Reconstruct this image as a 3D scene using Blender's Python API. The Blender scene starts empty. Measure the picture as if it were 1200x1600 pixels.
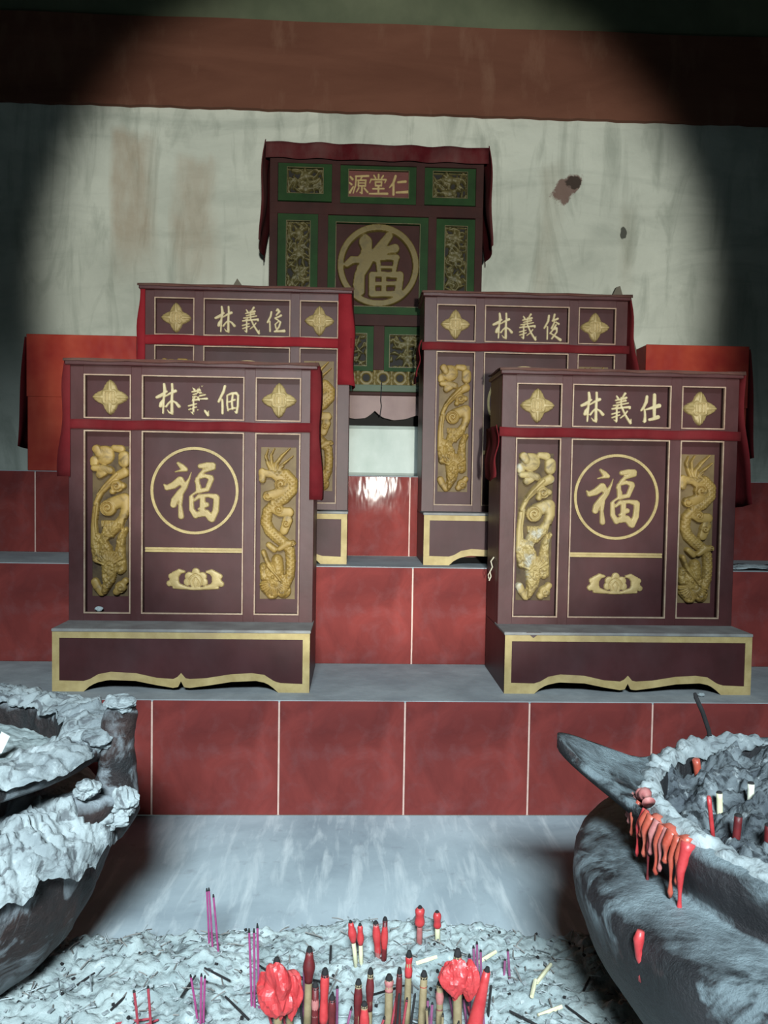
import bpy, bmesh, math, random
import numpy as np
from mathutils import Vector, Matrix
random.seed(7); rng = np.random.RandomState(5)
scene = bpy.context.scene
col = scene.collection

# ------------------------------------------------------------------ camera
EYE = .80
yaw, pitch, roll = math.radians(2.04), math.radians(2.34), math.radians(.9)
fwd = Vector((math.sin(yaw)*math.cos(pitch), math.cos(yaw)*math.cos(pitch), -math.sin(pitch)))
r0 = Vector((math.cos(yaw), -math.sin(yaw), 0)); u0 = r0.cross(fwd)
rt = r0*math.cos(roll)+u0*math.sin(roll); up = u0*math.cos(roll)-r0*math.sin(roll)
cd = bpy.data.cameras.new('camera'); cam = bpy.data.objects.new('camera', cd); col.objects.link(cam)
cam.matrix_world = Matrix(((rt.x, up.x, -fwd.x, 0), (rt.y, up.y, -fwd.y, 0), (rt.z, up.z, -fwd.z, EYE), (0, 0, 0, 1)))
cd.sensor_fit = 'HORIZONTAL'; cd.sensor_width = 36; cd.lens = 36*1248/1200; cd.clip_start = .02
scene.camera = cam
# ------------------------------------------------------------------ light
w = bpy.data.worlds.new('world'); scene.world = w; w.use_nodes = True
w.node_tree.nodes['Background'].inputs[0].default_value = (.55, .75, .72, 1)
w.node_tree.nodes['Background'].inputs[1].default_value = .09
def lamp(kind, name, loc, target, energy, color):
    d = bpy.data.lights.new(name, kind); d.energy = energy; d.color = color
    o = bpy.data.objects.new(name, d); col.objects.link(o); o.location = loc
    o.rotation_euler = (Vector(target)-Vector(loc)).to_track_quat('-Z', 'Y').to_euler()
    return o
SPOT = lamp('SPOT', 'torch', (.17, -1.5, .76), (.09, 3.1, 1.43), 640, (.97, 1, .90))
SPOT.data.spot_size = math.radians(33); SPOT.data.spot_blend = .32; SPOT.data.shadow_soft_size = .045
# daylight falling in from the open courtyard behind the camera
DAY = lamp('AREA', 'courtyard_daylight', (.02, -2.25, 2.7), (.02, 1.2, 0), 41, (.76, .94, 1))
DAY.data.shape = 'RECTANGLE'; DAY.data.size = .9; DAY.data.size_y = .5; DAY.data.spread = math.radians(52)
vs = scene.view_settings
vs.view_transform = 'Standard'; vs.look = 'None'; vs.gamma = 1; vs.exposure = 0; vs.use_curve_mapping = False

# ------------------------------------------------------------------ materials
def rgb(r, g, b):
    f = lambda c: (c/255/12.92) if c/255 <= .04045 else ((c/255+.055)/1.055)**2.4
    return (f(r), f(g), f(b), 1)
class NT:
    def __init__(s, name):
        s.m = bpy.data.materials.new(name); s.m.use_nodes = True; s.t = s.m.node_tree; s.n = s.t.nodes
        s.b = s.n['Principled BSDF']; s.tc = s.n.new('ShaderNodeTexCoord')
    def link(s, a, b): s.t.links.new(a, b)
    def noise(s, scale, detail=5, stretch=None, dist=0, rough=.6, coord='Object'):
        n = s.n.new('ShaderNodeTexNoise'); n.inputs['Scale'].default_value = scale; n.inputs['Detail'].default_value = detail
        n.inputs['Distortion'].default_value = dist; n.inputs['Roughness'].default_value = rough
        src = s.tc.outputs[coord]
        if stretch:
            mp = s.n.new('ShaderNodeMapping'); mp.inputs['Scale'].default_value = stretch; s.link(src, mp.inputs[0]); src = mp.outputs[0]
        s.link(src, n.inputs['Vector']); return n.outputs['Fac']
    def ramp(s, f, a, b, lo=0, hi=1):
        r = s.n.new('ShaderNodeMapRange'); r.inputs['From Min'].default_value = a; r.inputs['From Max'].default_value = b
        r.inputs['To Min'].default_value = lo; r.inputs['To Max'].default_value = hi; s.link(f, r.inputs['Value']); return r.outputs['Result']
    def mix(s, f, a, b):
        x = s.n.new('ShaderNodeMix'); x.data_type = 'RGBA'
        if isinstance(f, (int, float)): x.inputs[0].default_value = f
        else: s.link(f, x.inputs[0])
        for k, v in ((6, a), (7, b)):
            if isinstance(v, tuple): x.inputs[k].default_value = v
            else: s.link(v, x.inputs[k])
        return x.outputs[2]
    def math(s, op, a, b=0.):
        x = s.n.new('ShaderNodeMath'); x.operation = op; x.use_clamp = False
        for k, v in ((0, a), (1, b)):
            if isinstance(v, (int, float)): x.inputs[k].default_value = v
            else: s.link(v, x.inputs[k])
        return x.outputs[0]
    def normz(s):
        g = s.n.new('ShaderNodeNewGeometry'); x = s.n.new('ShaderNodeSeparateXYZ'); s.link(g.outputs['Normal'], x.inputs[0]); return x.outputs['Z']
    def pos(s, coord='Object'):
        x = s.n.new('ShaderNodeSeparateXYZ'); s.link(s.tc.outputs[coord], x.inputs[0]); return x.outputs
    def bump(s, h, strength=.3, dist=.01):
        b = s.n.new('ShaderNodeBump'); b.inputs['Strength'].default_value = strength; b.inputs['Distance'].default_value = dist
        s.link(h, b.inputs['Height']); s.link(b.outputs[0], s.b.inputs['Normal'])
    def done(s, color, rough=.6, metal=0., spec=.5):
        if isinstance(color, tuple): s.b.inputs['Base Color'].default_value = color
        else: s.link(color, s.b.inputs['Base Color'])
        if isinstance(rough, (int, float)): s.b.inputs['Roughness'].default_value = rough
        else: s.link(rough, s.b.inputs['Roughness'])
        s.b.inputs['Metallic'].default_value = metal; s.b.inputs['Specular IOR Level'].default_value = spec
        return s.m
DUST = rgb(150, 148, 140)
def mat(name, c1, c2, scale=20, rough=.6, metal=0, spec=.5, bump=.15, bdist=.003, dust=.0, topdust=.8, dustcol=DUST, stretch=None, dscale=9):
    t = NT(name); n = t.noise(scale, 6, stretch)
    c = t.mix(t.ramp(n, .35, .65), c1, c2)
    if dust: c = t.mix(t.ramp(t.noise(dscale, 7, (1, 1, .45)), .42, .8, 0, dust), c, dustcol)
    if topdust: c = t.mix(t.math('MULTIPLY', t.ramp(t.normz(), .6, .95, 0, topdust), t.ramp(t.noise(30, 5), .2, .6, .6, 1)), c, dustcol)
    t.bump(t.noise(scale*6, 4), bump, bdist)
    return t.done(c, rough, metal, spec)
lacquer = mat('maroon_lacquer', rgb(56, 27, 27), rgb(68, 34, 35), 9, .45, 0, .26, .12, .002, dust=.42, dustcol=rgb(92, 66, 68), topdust=.75)
lacquer_panel = mat('maroon_panel_lacquer', rgb(50, 22, 23), rgb(62, 29, 31), 7, .5, 0, .22, .1, .002, dust=.14, dustcol=rgb(100, 82, 86), topdust=.7)
lacquer_dark = mat('dark_lacquer', rgb(52, 30, 32), rgb(64, 38, 40), 9, .55, dust=.15)
gold = mat('old_gold_paint', rgb(176, 148, 88), rgb(196, 172, 112), 30, .5, .1, .4, .3, .002, dust=.5, dustcol=rgb(138, 118, 92), topdust=.35, dustcol_=None) if False else mat('old_gold_paint', rgb(134, 114, 72), rgb(156, 134, 90), 30, .5, .1, .4, .3, .002, dust=.4, dustcol=rgb(138, 118, 92), topdust=.35)
gold_flat = mat('dusty_gold_paint', rgb(146, 124, 80), rgb(170, 148, 102), 22, .6, 0, .3, .2, .001, dust=.5, dustcol=rgb(128, 104, 84), topdust=.4)
gold_trim = mat('faded_gilt_line', rgb(136, 108, 92), rgb(156, 134, 114), 40, .6, 0, .3, .1, .001, dust=.4, dustcol=rgb(120, 96, 88), topdust=.4)
gold_text = mat('pale_gilt_lettering', rgb(158, 140, 104), rgb(176, 160, 126), 50, .5, 0, .4, .2, .001, topdust=.2)
dusty_top = mat('dusty_base_top', rgb(112, 108, 106), rgb(136, 134, 132), 14, .9, 0, .2, .2, .002, dust=.4, dustcol=rgb(86, 70, 72), topdust=.3)
def carved(name, c1, c2, c3, worn=0):
    t = NT(name)
    c = t.mix(t.ramp(t.noise(14, 6), .35, .7), c1, c2)
    c = t.mix(t.ramp(t.noise(36, 6, dist=.8), .5, .68, 0, .7), c, c3)        # tarnish
    if worn: c = t.mix(t.ramp(t.noise(11, 5, dist=.4), .56-.0, .64, 0, worn), c, rgb(150, 146, 138))
    t.bump(t.noise(260, 3), .25, .001)
    return t.done(c, .55, .08, .4)
gold_carved = carved('carved_gilding', rgb(126, 98, 48), rgb(146, 118, 64), rgb(66, 48, 24))
plate_gap_shade = mat('gap_shade_plate', rgb(50, 36, 24), rgb(84, 66, 40), 24, .7, 0, .3, .2, .001, topdust=.2)  # dark brown paints in the shade between the carved parts
plate_gold = mat('brown_gilt_plate', rgb(88, 68, 42), rgb(104, 84, 54), 30, .6, 0, .3, .2, .001, topdust=.2)
gold_worn = carved('worn_carved_gilding', rgb(138, 116, 72), rgb(156, 136, 92), rgb(64, 50, 34), .8)
green_paint = mat('green_paint', rgb(22, 46, 20), rgb(30, 58, 26), 12, .65, 0, .15, dust=.5, dustcol=rgb(38, 46, 34), topdust=.4)
green_gilt = carved('olive_gilt_openwork', rgb(74, 68, 38), rgb(90, 80, 48), rgb(38, 33, 18))
green_ring = carved('olive_gilt_emblem', rgb(92, 76, 34), rgb(98, 84, 46), rgb(72, 60, 30))
sign_red = mat('red_sign_ground', rgb(80, 28, 24), rgb(90, 36, 30), 20, .6)
cloth_red = mat('dark_red_cloth', rgb(78, 16, 21), rgb(94, 23, 28), 8, .9, 0, .1, .4, .003, dust=.25, dustcol=rgb(112, 62, 60), topdust=.65)
cloth_brown = mat('dusty_brown_cloth', rgb(72, 44, 40), rgb(88, 56, 50), 8, .95, 0, .1, .4, .003, dust=.4, dustcol=rgb(112, 96, 88), topdust=.7)
cloth_bright = mat('bright_red_cloth', rgb(104, 18, 26), rgb(120, 27, 34), 8, .85, 0, .15, .4, .003, topdust=.5)
cloth_old = mat('old_crimson_cloth', rgb(62, 14, 19), rgb(78, 20, 25), 8, .9, 0, .1, .4, .003, dust=.15, topdust=.5)
def boxmat():
    t = NT('glossy_red_paper'); n = t.noise(4, 4)
    c = t.mix(t.ramp(n, .35, .7), rgb(138, 38, 34), rgb(176, 76, 54)); t.bump(t.noise(5, 3), .35, .02)
    return t.done(c, .24, 0, .9)
red_paper = boxmat()
def tilemat():
    t = NT('glazed_red_tile'); a = t.noise(6, 7, dist=1.2); b = t.noise(2.2, 4)
    c = t.mix(t.ramp(a, .3, .7), rgb(98, 44, 42), rgb(130, 58, 54)); c = t.mix(t.ramp(b, .45, .7, 0, .55), c, rgb(92, 44, 46))
    d = t.ramp(t.noise(18, 8, dist=.3), .5, .8, 0, .22)
    c = t.mix(d, c, rgb(130, 100, 102)); t.bump(t.noise(9, 3, (1.5, 1, .5)), .1, .01)
    return t.done(c, t.ramp(t.noise(12, 5), .3, .7, .05, .10), 0, .035)
tile_m = tilemat()
grout = mat('pale_grout', rgb(190, 150, 138), rgb(204, 170, 158), 40, .7, topdust=0)
cement = mat('grey_cement', rgb(140, 142, 146), rgb(162, 164, 166), 8, .85, 0, .2, .3, .004, topdust=.3, dust=.4, dustcol=rgb(86, 86, 88))
def floormat():
    t = NT('swept_ashy_cement'); a = t.noise(3.2, 8, (1, 1, 1), .5); s = t.noise(10, 6, (3.2, .5, 1), .4)
    c = t.mix(t.ramp(a, .3, .7), rgb(138, 148, 156), rgb(180, 190, 196)); c = t.mix(t.ramp(s, .5, .72, 0, .6), c, rgb(216, 220, 222))
    c = t.mix(t.ramp(t.noise(26, 6), .6, .75, 0, .4), c, rgb(118, 116, 124)); t.bump(s, .25, .004)
    return t.done(c, .85, 0, .2)
floor_m = floormat()
def ashmat(name, c1, c2, c3, sc=1., dk=.6):
    t = NT(name); a = t.noise(14*sc, 8, dist=.5); b = t.noise(60*sc, 6); v = t.noise(34*sc, 5, dist=1.5)
    c = t.mix(t.ramp(a, .35, .65), c1, c2); c = t.mix(t.ramp(b, .58, .72, 0, .6), c, rgb(206, 210, 212)); c = t.mix(t.ramp(v, dk, dk+.1, 0, .75), c, c3)
    t.bump(t.noise(110*sc, 7), .55, .006); return t.done(c, .95, 0, .1)
ash_m = ashmat('incense_ash', rgb(138, 148, 150), rgb(170, 178, 178), rgb(88, 94, 98))
ash_white = ashmat('white_ash_crust', rgb(126, 132, 136), rgb(168, 174, 176), rgb(72, 72, 76), .8, .54)
ash_dark = ashmat('charred_ash', rgb(74, 78, 84), rgb(120, 126, 130), rgb(26, 26, 30), 1., .5)
def burnermat(name, base, base2, ash, edge, low=-.35):
    t = NT(name); z = t.normz(); n = t.noise(7, 8, dist=.6); n2 = t.noise(26, 7)
    c = t.mix(t.ramp(n, .4, .65), base, base2)
    c = t.mix(t.ramp(n2, .58, .7, 0, .4), c, rgb(84, 60, 58))
    f = t.math('ADD', z, t.math('MULTIPLY', t.math('SUBTRACT', n, .5), 2.4)); f = t.math('ADD', f, t.math('MULTIPLY', t.math('SUBTRACT', n2, .5), .8))
    c = t.mix(t.ramp(f, edge-.2, edge+.3, 0, .9), c, ash)
    c = t.mix(t.math('MULTIPLY', t.ramp(t.noise(9, 9, dist=1.2), .52, .60, 0, .75), t.ramp(z, low, low+.4)), c, ash)
    t.bump(t.noise(38, 9, rough=.7), 1., .009); return t.done(c, .55, .0, .5)
bronze_l = burnermat('ashy_rusted_bronze', rgb(28, 26, 29), rgb(58, 36, 32), rgb(146, 152, 158), .42, -.95)
bronze_r = burnermat('ashy_dark_bronze', rgb(20, 21, 25), rgb(40, 35, 39), rgb(130, 142, 148), .92)
wax_red = mat('red_candle_wax', rgb(176, 46, 50), rgb(192, 64, 66), 60, .4, 0, .5, .2, .002, topdust=.15)
wax_dark = mat('sooty_red_wax', rgb(108, 30, 33), rgb(84, 26, 29), 60, .5, topdust=.1)
wax_pink = mat('faded_pink_wax', rgb(158, 84, 84), rgb(176, 112, 108), 60, .6, topdust=.2)
wax_orange = mat('orange_red_wax', rgb(168, 66, 50), rgb(178, 88, 70), 40, .4, 0, .6, .2, .003, topdust=.1)
wood_core = mat('olive_candle_stick', rgb(124, 106, 76), rgb(146, 126, 96), 60, .8, topdust=.1)
wood_pale = mat('pale_candle_stick', rgb(206, 198, 160), rgb(220, 212, 180), 60, .8, topdust=.1)
soot = mat('soot', rgb(20, 18, 20), rgb(34, 30, 32), 60, .9, topdust=0)
magenta = mat('magenta_incense_dye', rgb(138, 44, 98), rgb(156, 70, 120), 60, .7, topdust=0)
purple = mat('faded_purple_incense', rgb(124, 60, 96), rgb(146, 84, 120), 60, .7, topdust=0)
incense_red = mat('dull_red_incense', rgb(142, 44, 58), rgb(160, 60, 70), 60, .7, topdust=0)
def wallmat():
    t = NT('stained_whitewash'); P = t.pos()
    c = t.mix(t.ramp(t.noise(1.6, 8, dist=.4), .3, .7), rgb(172, 175, 166), rgb(208, 210, 200))
    c = t.mix(t.ramp(t.noise(5, 9, (1.6, 1, .35), 1.6), .5, .68, 0, .5), c, rgb(128, 134, 124))
    c = t.mix(t.ramp(t.noise(3, 7, (.5, 1, 1.7), 1.5), .5, .72, 0, .35), c, rgb(122, 130, 122))
    c = t.mix(t.ramp(t.noise(7, 8, (.35, 1, 1.5), 1.), .56, .76, 0, .25), c, rgb(124, 130, 122))
    def band(x0, x1, z0, z1, color, a, fz=.12):
        nonlocal c
        n = t.math('MULTIPLY', t.math('SUBTRACT', t.noise(4, 5, (1, 1, .3)), .5), .14)
        x = t.math('ADD', P[0], n)
        f = t.math('MULTIPLY', t.ramp(x, x0-.015, x0+.015), t.ramp(x, x1-.03, x1+.03, 1, 0))
        z = t.math('ADD', P[2], t.math('MULTIPLY', n, 2.))
        f = t.math('MULTIPLY', f, t.math('MULTIPLY', t.ramp(z, z0-fz, z0+fz), t.ramp(z, z1-.02, z1+.02, 1, 0)))
        f = t.math('MULTIPLY', f, t.ramp(t.noise(16, 7, (1.2, 1, .4)), .3, .6, .45, 1))
        c = t.mix(t.math('MULTIPLY', f, a), c, color)
    band(-.93, -.78, 1.62, 2.12, rgb(150, 122, 96), .5)          # damp stains run down from the beam
    band(-.70, -.55, 1.55, 2.0, rgb(158, 132, 108), .4)
    band(.70, .76, 1.5, 2.02, rgb(140, 128, 108), .3); band(1.02, 1.06, 1.5, 1.9, rgb(140, 128, 108), .3)
    def patch(x, z, sx, sz, color, slant=0.):
        nonlocal c
        dx = t.math('SUBTRACT', P[0], x); dz = t.math('SUBTRACT', P[2], z); dx = t.math('ADD', dx, t.math('MULTIPLY', dz, slant))
        dx = t.math('MULTIPLY', dx, 1/sx); dz = t.math('MULTIPLY', dz, 1/sz)
        d = t.math('ADD', t.math('MULTIPLY', dx, dx), t.math('MULTIPLY', dz, dz)); d = t.math('ADD', d, t.math('MULTIPLY', t.math('SUBTRACT', t.noise(24, 5), .5), 3.4))
        c = t.mix(t.ramp(d, .8, 1.2, .85, 0), c, color)
    patch(.795, 1.93, .045, .06, rgb(104, 72, 66), -.6); patch(.82, 1.955, .03, .025, rgb(52, 44, 40)); patch(1.02, 1.768, .012, .022, rgb(44, 44, 40))
    c = t.mix(t.ramp(t.noise(2.1, 8, (1, 1, .6)), .58, .75, 0, .5), c, rgb(110, 120, 112))
    t.bump(t.noise(18, 8), .35, .01)
    return t.done(c, .9, 0, .15)
wall_m = wallmat()
def beammat():
    t = NT('brown_red_beam_paint'); P = t.pos()
    c = t.mix(t.ramp(t.noise(3, 8, (.4, 1, 2.), .6), .3, .7), rgb(92, 56, 44), rgb(112, 72, 58)); c = t.mix(t.ramp(t.noise(8, 8, (1.4, 1, .5)), .56, .72, 0, .5), c, rgb(126, 92, 76))
    t.bump(t.noise(30, 6), .3, .005); return t.done(c, .85, 0, .2)
beam_m = beammat()
wall_upper = mat('mossy_plaster', rgb(84, 90, 70), rgb(104, 108, 86), 3, .9, dust=.4, dustcol=rgb(70, 74, 60), topdust=0)
plinth_m = mat('marbled_white_plaster', rgb(170, 176, 168), rgb(190, 194, 188), 5, .6, 0, .4, .1, .003, dust=.5, dustcol=rgb(128, 140, 132), topdust=.3)
skirt_m = mat('dusty_mauve_board', rgb(122, 98, 96), rgb(138, 114, 110), 9, .7, dust=.3, dustcol=rgb(120, 100, 100))
room_m = mat('dim_plaster', rgb(92, 96, 88), rgb(104, 106, 98), 3, .9, topdust=0)

# ------------------------------------------------------------------ helpers
def tag(o, label=None, cat=None, group=None, kind=None):
    if label: o['label'] = label
    if cat: o['category'] = cat
    if group: o['group'] = group
    if kind: o['kind'] = kind
    return o
def empty(name, loc, rz=0):
    o = bpy.data.objects.new(name, None); col.objects.link(o); o.location = loc; o.rotation_euler = (0, 0, rz); o.empty_display_size = .05; return o
def link(name, me, parent=None):
    o = bpy.data.objects.new(name, me); col.objects.link(o)
    if parent: o.parent = parent
    return o
def meshobj(name, V, F, m, parent=None, smooth=False):
    me = bpy.data.meshes.new(name); me.from_pydata([tuple(map(float, v)) for v in V], [], [tuple(map(int, f)) for f in F]); me.materials.append(m)
    if smooth: me.polygons.foreach_set('use_smooth', [True]*len(me.polygons))
    me.update(); return link(name, me, parent)
class MB:
    """collects pieces of one part"""
    def __init__(s): s.V = []; s.F = []
    def add(s, V, F):
        k = len(s.V); s.V += [tuple(map(float, v)) for v in V]; s.F += [tuple(int(i)+k for i in f) for f in F]; return s
    def box(s, x0, x1, y0, y1, z0, z1, bev=0.):
        if bev:
            bm = bmesh.new(); bmesh.ops.create_cube(bm, size=1)
            for v in bm.verts: v.co = Vector(((x0+x1)/2+v.co.x*(x1-x0), (y0+y1)/2+v.co.y*(y1-y0), (z0+z1)/2+v.co.z*(z1-z0)))
            bmesh.ops.bevel(bm, geom=bm.edges[:], offset=bev, segments=1, affect='EDGES', profile=.5)
            bm.verts.index_update(); s.add([v.co[:] for v in bm.verts], [[v.index for v in f.verts] for f in bm.faces]); bm.free(); return s
        return s.add([(x0, y0, z0), (x1, y0, z0), (x1, y1, z0), (x0, y1, z0), (x0, y0, z1), (x1, y0, z1), (x1, y1, z1), (x0, y1, z1)],
                     [(0, 3, 2, 1), (4, 5, 6, 7), (0, 1, 5, 4), (1, 2, 6, 5), (2, 3, 7, 6), (3, 0, 4, 7)])
    def strip(s, xs, zt, zb, y0, y1):
        """solid between two height curves, front y0, back y1"""
        n = len(xs); V = []
        for x in xs:
            a, b = (zt(x) if callable(zt) else zt), (zb(x) if callable(zb) else zb)
            V += [(x, y0, b), (x, y0, a), (x, y1, a), (x, y1, b)]
        F = []
        for i in range(n-1):
            p, q = 4*i, 4*i+4
            for k in range(4): F.append((p+k, p+(k+1) % 4, q+(k+1) % 4, q+k))
        F += [(3, 2, 1, 0), (4*n-4, 4*n-3, 4*n-2, 4*n-1)]
        return s.add(V, F)
    def tube(s, pts, rads, seg=10, cap=True):
        pts = [Vector(p) for p in pts]; n = len(pts); V = []; F = []; ref = None
        for i, p in enumerate(pts):
            d = (pts[min(i+1, n-1)]-pts[max(i-1, 0)]).normalized()
            if ref is None: ref = Vector((0, 0, 1)) if abs(d.z) < .9 else Vector((1, 0, 0))
            a = (ref-d*ref.dot(d)).normalized(); b = d.cross(a); ref = a
            r = rads[i] if hasattr(rads, '__len__') else rads
            for k in range(seg):
                t = 2*math.pi*k/seg; V.append(p+a*math.cos(t)*r+b*math.sin(t)*r)
        for i in range(n-1):
            for k in range(seg): F.append((i*seg+k, i*seg+(k+1) % seg, (i+1)*seg+(k+1) % seg, (i+1)*seg+k))
        if cap: F += [tuple(range(seg))[::-1], tuple((n-1)*seg+k for k in range(seg))]
        return s.add(V, F)
    def build(s, name, m, parent=None, smooth=False): return meshobj(name, s.V, s.F, m, parent, smooth)
def vhash(ix, iy, iz=0):
    h = (ix.astype(np.int64)*374761393+iy.astype(np.int64)*668265263+np.int64(iz)*1274126177) & 0x7fffffff
    h = ((h ^ (h >> 13))*1274126177) & 0x7fffffff
    return ((h ^ (h >> 16)) & 0xffff)/65535.
def vnoise(x, y, seed=0):
    x = np.asarray(x, float); y = np.asarray(y, float); ix = np.floor(x); iy = np.floor(y); fx = x-ix; fy = y-iy; fx = fx*fx*(3-2*fx); fy = fy*fy*(3-2*fy)
    a = vhash(ix, iy, seed); b = vhash(ix+1, iy, seed); c = vhash(ix, iy+1, seed); d = vhash(ix+1, iy+1, seed)
    return (a*(1-fx)+b*fx)*(1-fy)+(c*(1-fx)+d*fx)*fy
def fbm(x, y, o=4, seed=0):
    r = 0; a = .5
    for k in range(o): r = r+a*vnoise(x*2**k, y*2**k, seed+k); a *= .5
    return r/(1-.5**o)
# ---- carved reliefs: a height field in drawing units, laid on a panel
class Relief:
    def __init__(s, x0, y0, x1, y1, step):
        s.xs = np.arange(x0, x1+step, step); s.ys = np.arange(y0, y1+step, step); s.X, s.Y = np.meshgrid(s.xs, s.ys); s.H = np.full(s.X.shape, -1e3)
    def seg(s, pts):
        """distance/radius field of a polyline with changing radius"""
        best = np.full(s.X.shape, -1e9)
        for (ax, ay, ar), (bx, by, br) in zip(pts[:-1], pts[1:]):
            dx, dy = bx-ax, by-ay; L = dx*dx+dy*dy+1e-9
            t = np.clip(((s.X-ax)*dx+(s.Y-ay)*dy)/L, 0, 1); r = ar+(br-ar)*t
            best = np.maximum(best, r-np.hypot(s.X-ax-t*dx, s.Y-ay-t*dy))
        return best
    def flat(s, pts, h, edge=4.):
        d = s.seg(pts); s.H = np.maximum(s.H, np.where(d > -edge, h*np.clip(d/edge+.35, -.4, 1), -1e3)); return s
    def dome(s, pts, h, base=0., tex=None):
        best = np.full(s.X.shape, -1e3)
        for (ax, ay, ar), (bx, by, br) in zip(pts[:-1], pts[1:]):
            dx, dy = bx-ax, by-ay; L = dx*dx+dy*dy+1e-9
            t = np.clip(((s.X-ax)*dx+(s.Y-ay)*dy)/L, 0, 1); r = ar+(br-ar)*t; q = 1-(np.hypot(s.X-ax-t*dx, s.Y-ay-t*dy)/r)**2
            best = np.maximum(best, np.where(q > 0, base+h*np.sqrt(np.maximum(q, 0)), -1e3))
        if tex is not None: best = best+tex*(best > 0)
        s.H = np.maximum(s.H, best); return s
    def plate(s, x0, y0, x1, y1, r, h):
        cx, cy = (x0+x1)/2, (y0+y1)/2; qx = np.abs(s.X-cx)-(x1-x0)/2+r; qy = np.abs(s.Y-cy)-(y1-y0)/2+r
        d = np.hypot(np.maximum(qx, 0), np.maximum(qy, 0))+np.minimum(np.maximum(qx, qy), 0)-r
        s.H = np.maximum(s.H, np.where(d < 0, h, np.where(d < 5, -3, -1e3))); return s
    def cut(s, pts, depth, width=1.):
        d = s.seg(pts); s.H = np.where((d > 0) & (s.H > -900), s.H-depth*np.clip(d/width, 0, 1), s.H); return s
    def hole(s, pts): d = s.seg(pts); s.H = np.where(d > 0, -1e3, np.where((d > -5) & (s.H > -900), np.minimum(s.H, -2.), s.H)); return s
    def spiral(s, x, y, r, h, turns=1.4, a0=0., cw=1):
        s.dome([(x, y, r), (x+.1, y, r)], h*.45, h*.6)
        pts = []
        for k in range(26):
            t = k/25; a = a0+cw*turns*2*math.pi*t; rr = r*.82*(1-t*.86); pts.append((x+rr*math.cos(a), y+rr*math.sin(a), r*.10))
        s.cut(pts, h*.42, r*.06); return s
    def mesh(s, name, m, sx, cx, cy, hs):
        """sx metres per unit, hs metres per height unit; surface faces -y"""
        ny, nx = s.X.shape; ok = s.H > 0
        fm = ok[:-1, :-1] | ok[1:, :-1] | ok[:-1, 1:] | ok[1:, 1:]
        H = np.where(s.H > -900, s.H, -4.)
        use = np.zeros(s.X.shape, bool); use[:-1, :-1] |= fm; use[1:, :-1] |= fm; use[:-1, 1:] |= fm; use[1:, 1:] |= fm
        idx = -np.ones(s.X.shape, int); idx[use] = np.arange(use.sum())
        V = np.stack([(s.X[use]-cx)*sx, -np.maximum(H[use], -4)*hs, -(s.Y[use]-cy)*sx], 1)
        j, i = np.nonzero(fm); F = np.stack([idx[j, i], idx[j+1, i], idx[j+1, i+1], idx[j, i+1]], 1)
        me = bpy.data.meshes.new(name); me.vertices.add(len(V)); me.vertices.foreach_set('co', V.ravel())
        me.loops.add(F.size); me.loops.foreach_set('vertex_index', F.ravel()); me.polygons.add(len(F))
        me.polygons.foreach_set('loop_start', np.arange(0, F.size, 4)); me.polygons.foreach_set('loop_total', np.full(len(F), 4))
        me.update(calc_edges=True); me.validate(); me.polygons.foreach_set('use_smooth', [True]*len(me.polygons)); me.materials.append(m); return me
def glyph(name, strokes, size, height, m, box=100., step=None, cx=None, cy=None, edge=None, pad=.12, h=4.):
    """brushed character: strokes of (x, y, radius)"""
    A = np.array([p for st in strokes for p in st], float)
    x0, x1, y0, y1 = (A[:, 0]-A[:, 2]).min(), (A[:, 0]+A[:, 2]).max(), (A[:, 1]-A[:, 2]).min(), (A[:, 1]+A[:, 2]).max()
    e = edge or box*.018; step = step or box/70
    R = Relief(x0-3*e, y0-3*e, x1+3*e, y1+3*e, step)
    for st in strokes:
        if len(st) == 1: st = [st[0], (st[0][0]+.1, st[0][1], st[0][2])]
        R.flat(st, h, e)
    cx = (x0+x1)/2 if cx is None else cx; cy = (y0+y1)/2 if cy is None else cy
    return R.mesh(name, m, size/box, cx, cy, height/h)

# ------------------------------------------------------------------ setting
Y1, Y2, Y3, YW = 1.87, 2.248, 2.568, 3.10
Z1, Z2, Z3 = .275, .552, .81
MB().box(-2.2, 2.2, -2.4, Y1, -.06, 0).build('floor', floor_m).__setitem__('kind', 'structure')
def grid_wall(name, x0, x1, z0, z1, y, m):
    return tag(MB().box(x0, x1, y, y+.12, z0, z1).build(name, m), kind='structure')
grid_wall('wall_back', -2.2, 2.2, 0, 2.52, YW, wall_m)
tag(MB().box(-2.2, 2.2, YW, YW+.12, 2.52, 3.3).build('wall_back_upper', wall_upper), kind='structure')
bm_ = MB(); xs = np.linspace(-2.2, 2.2, 120)
bm_.strip(xs, lambda x: 2.512+.002*math.sin(x*9), lambda x: 2.186+.0015*math.sin(x*23)+.0015*math.sin(x*61+1), YW-.022, YW)
tag(bm_.build('trim_1', beam_m), kind='structure')
tag(MB().box(-2.32, -2.2, -2.4, YW+.12, -.06, 3.3).build('wall_left', room_m), kind='structure')
tag(MB().box(2.2, 2.32, -2.4, YW+.12, -.06, 3.3).build('wall_right', room_m), kind='structure')
tag(MB().box(-2.32, 2.32, -2.4, YW+.12, 3.3, 3.4).build('ceiling', room_m), kind='structure')
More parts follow.
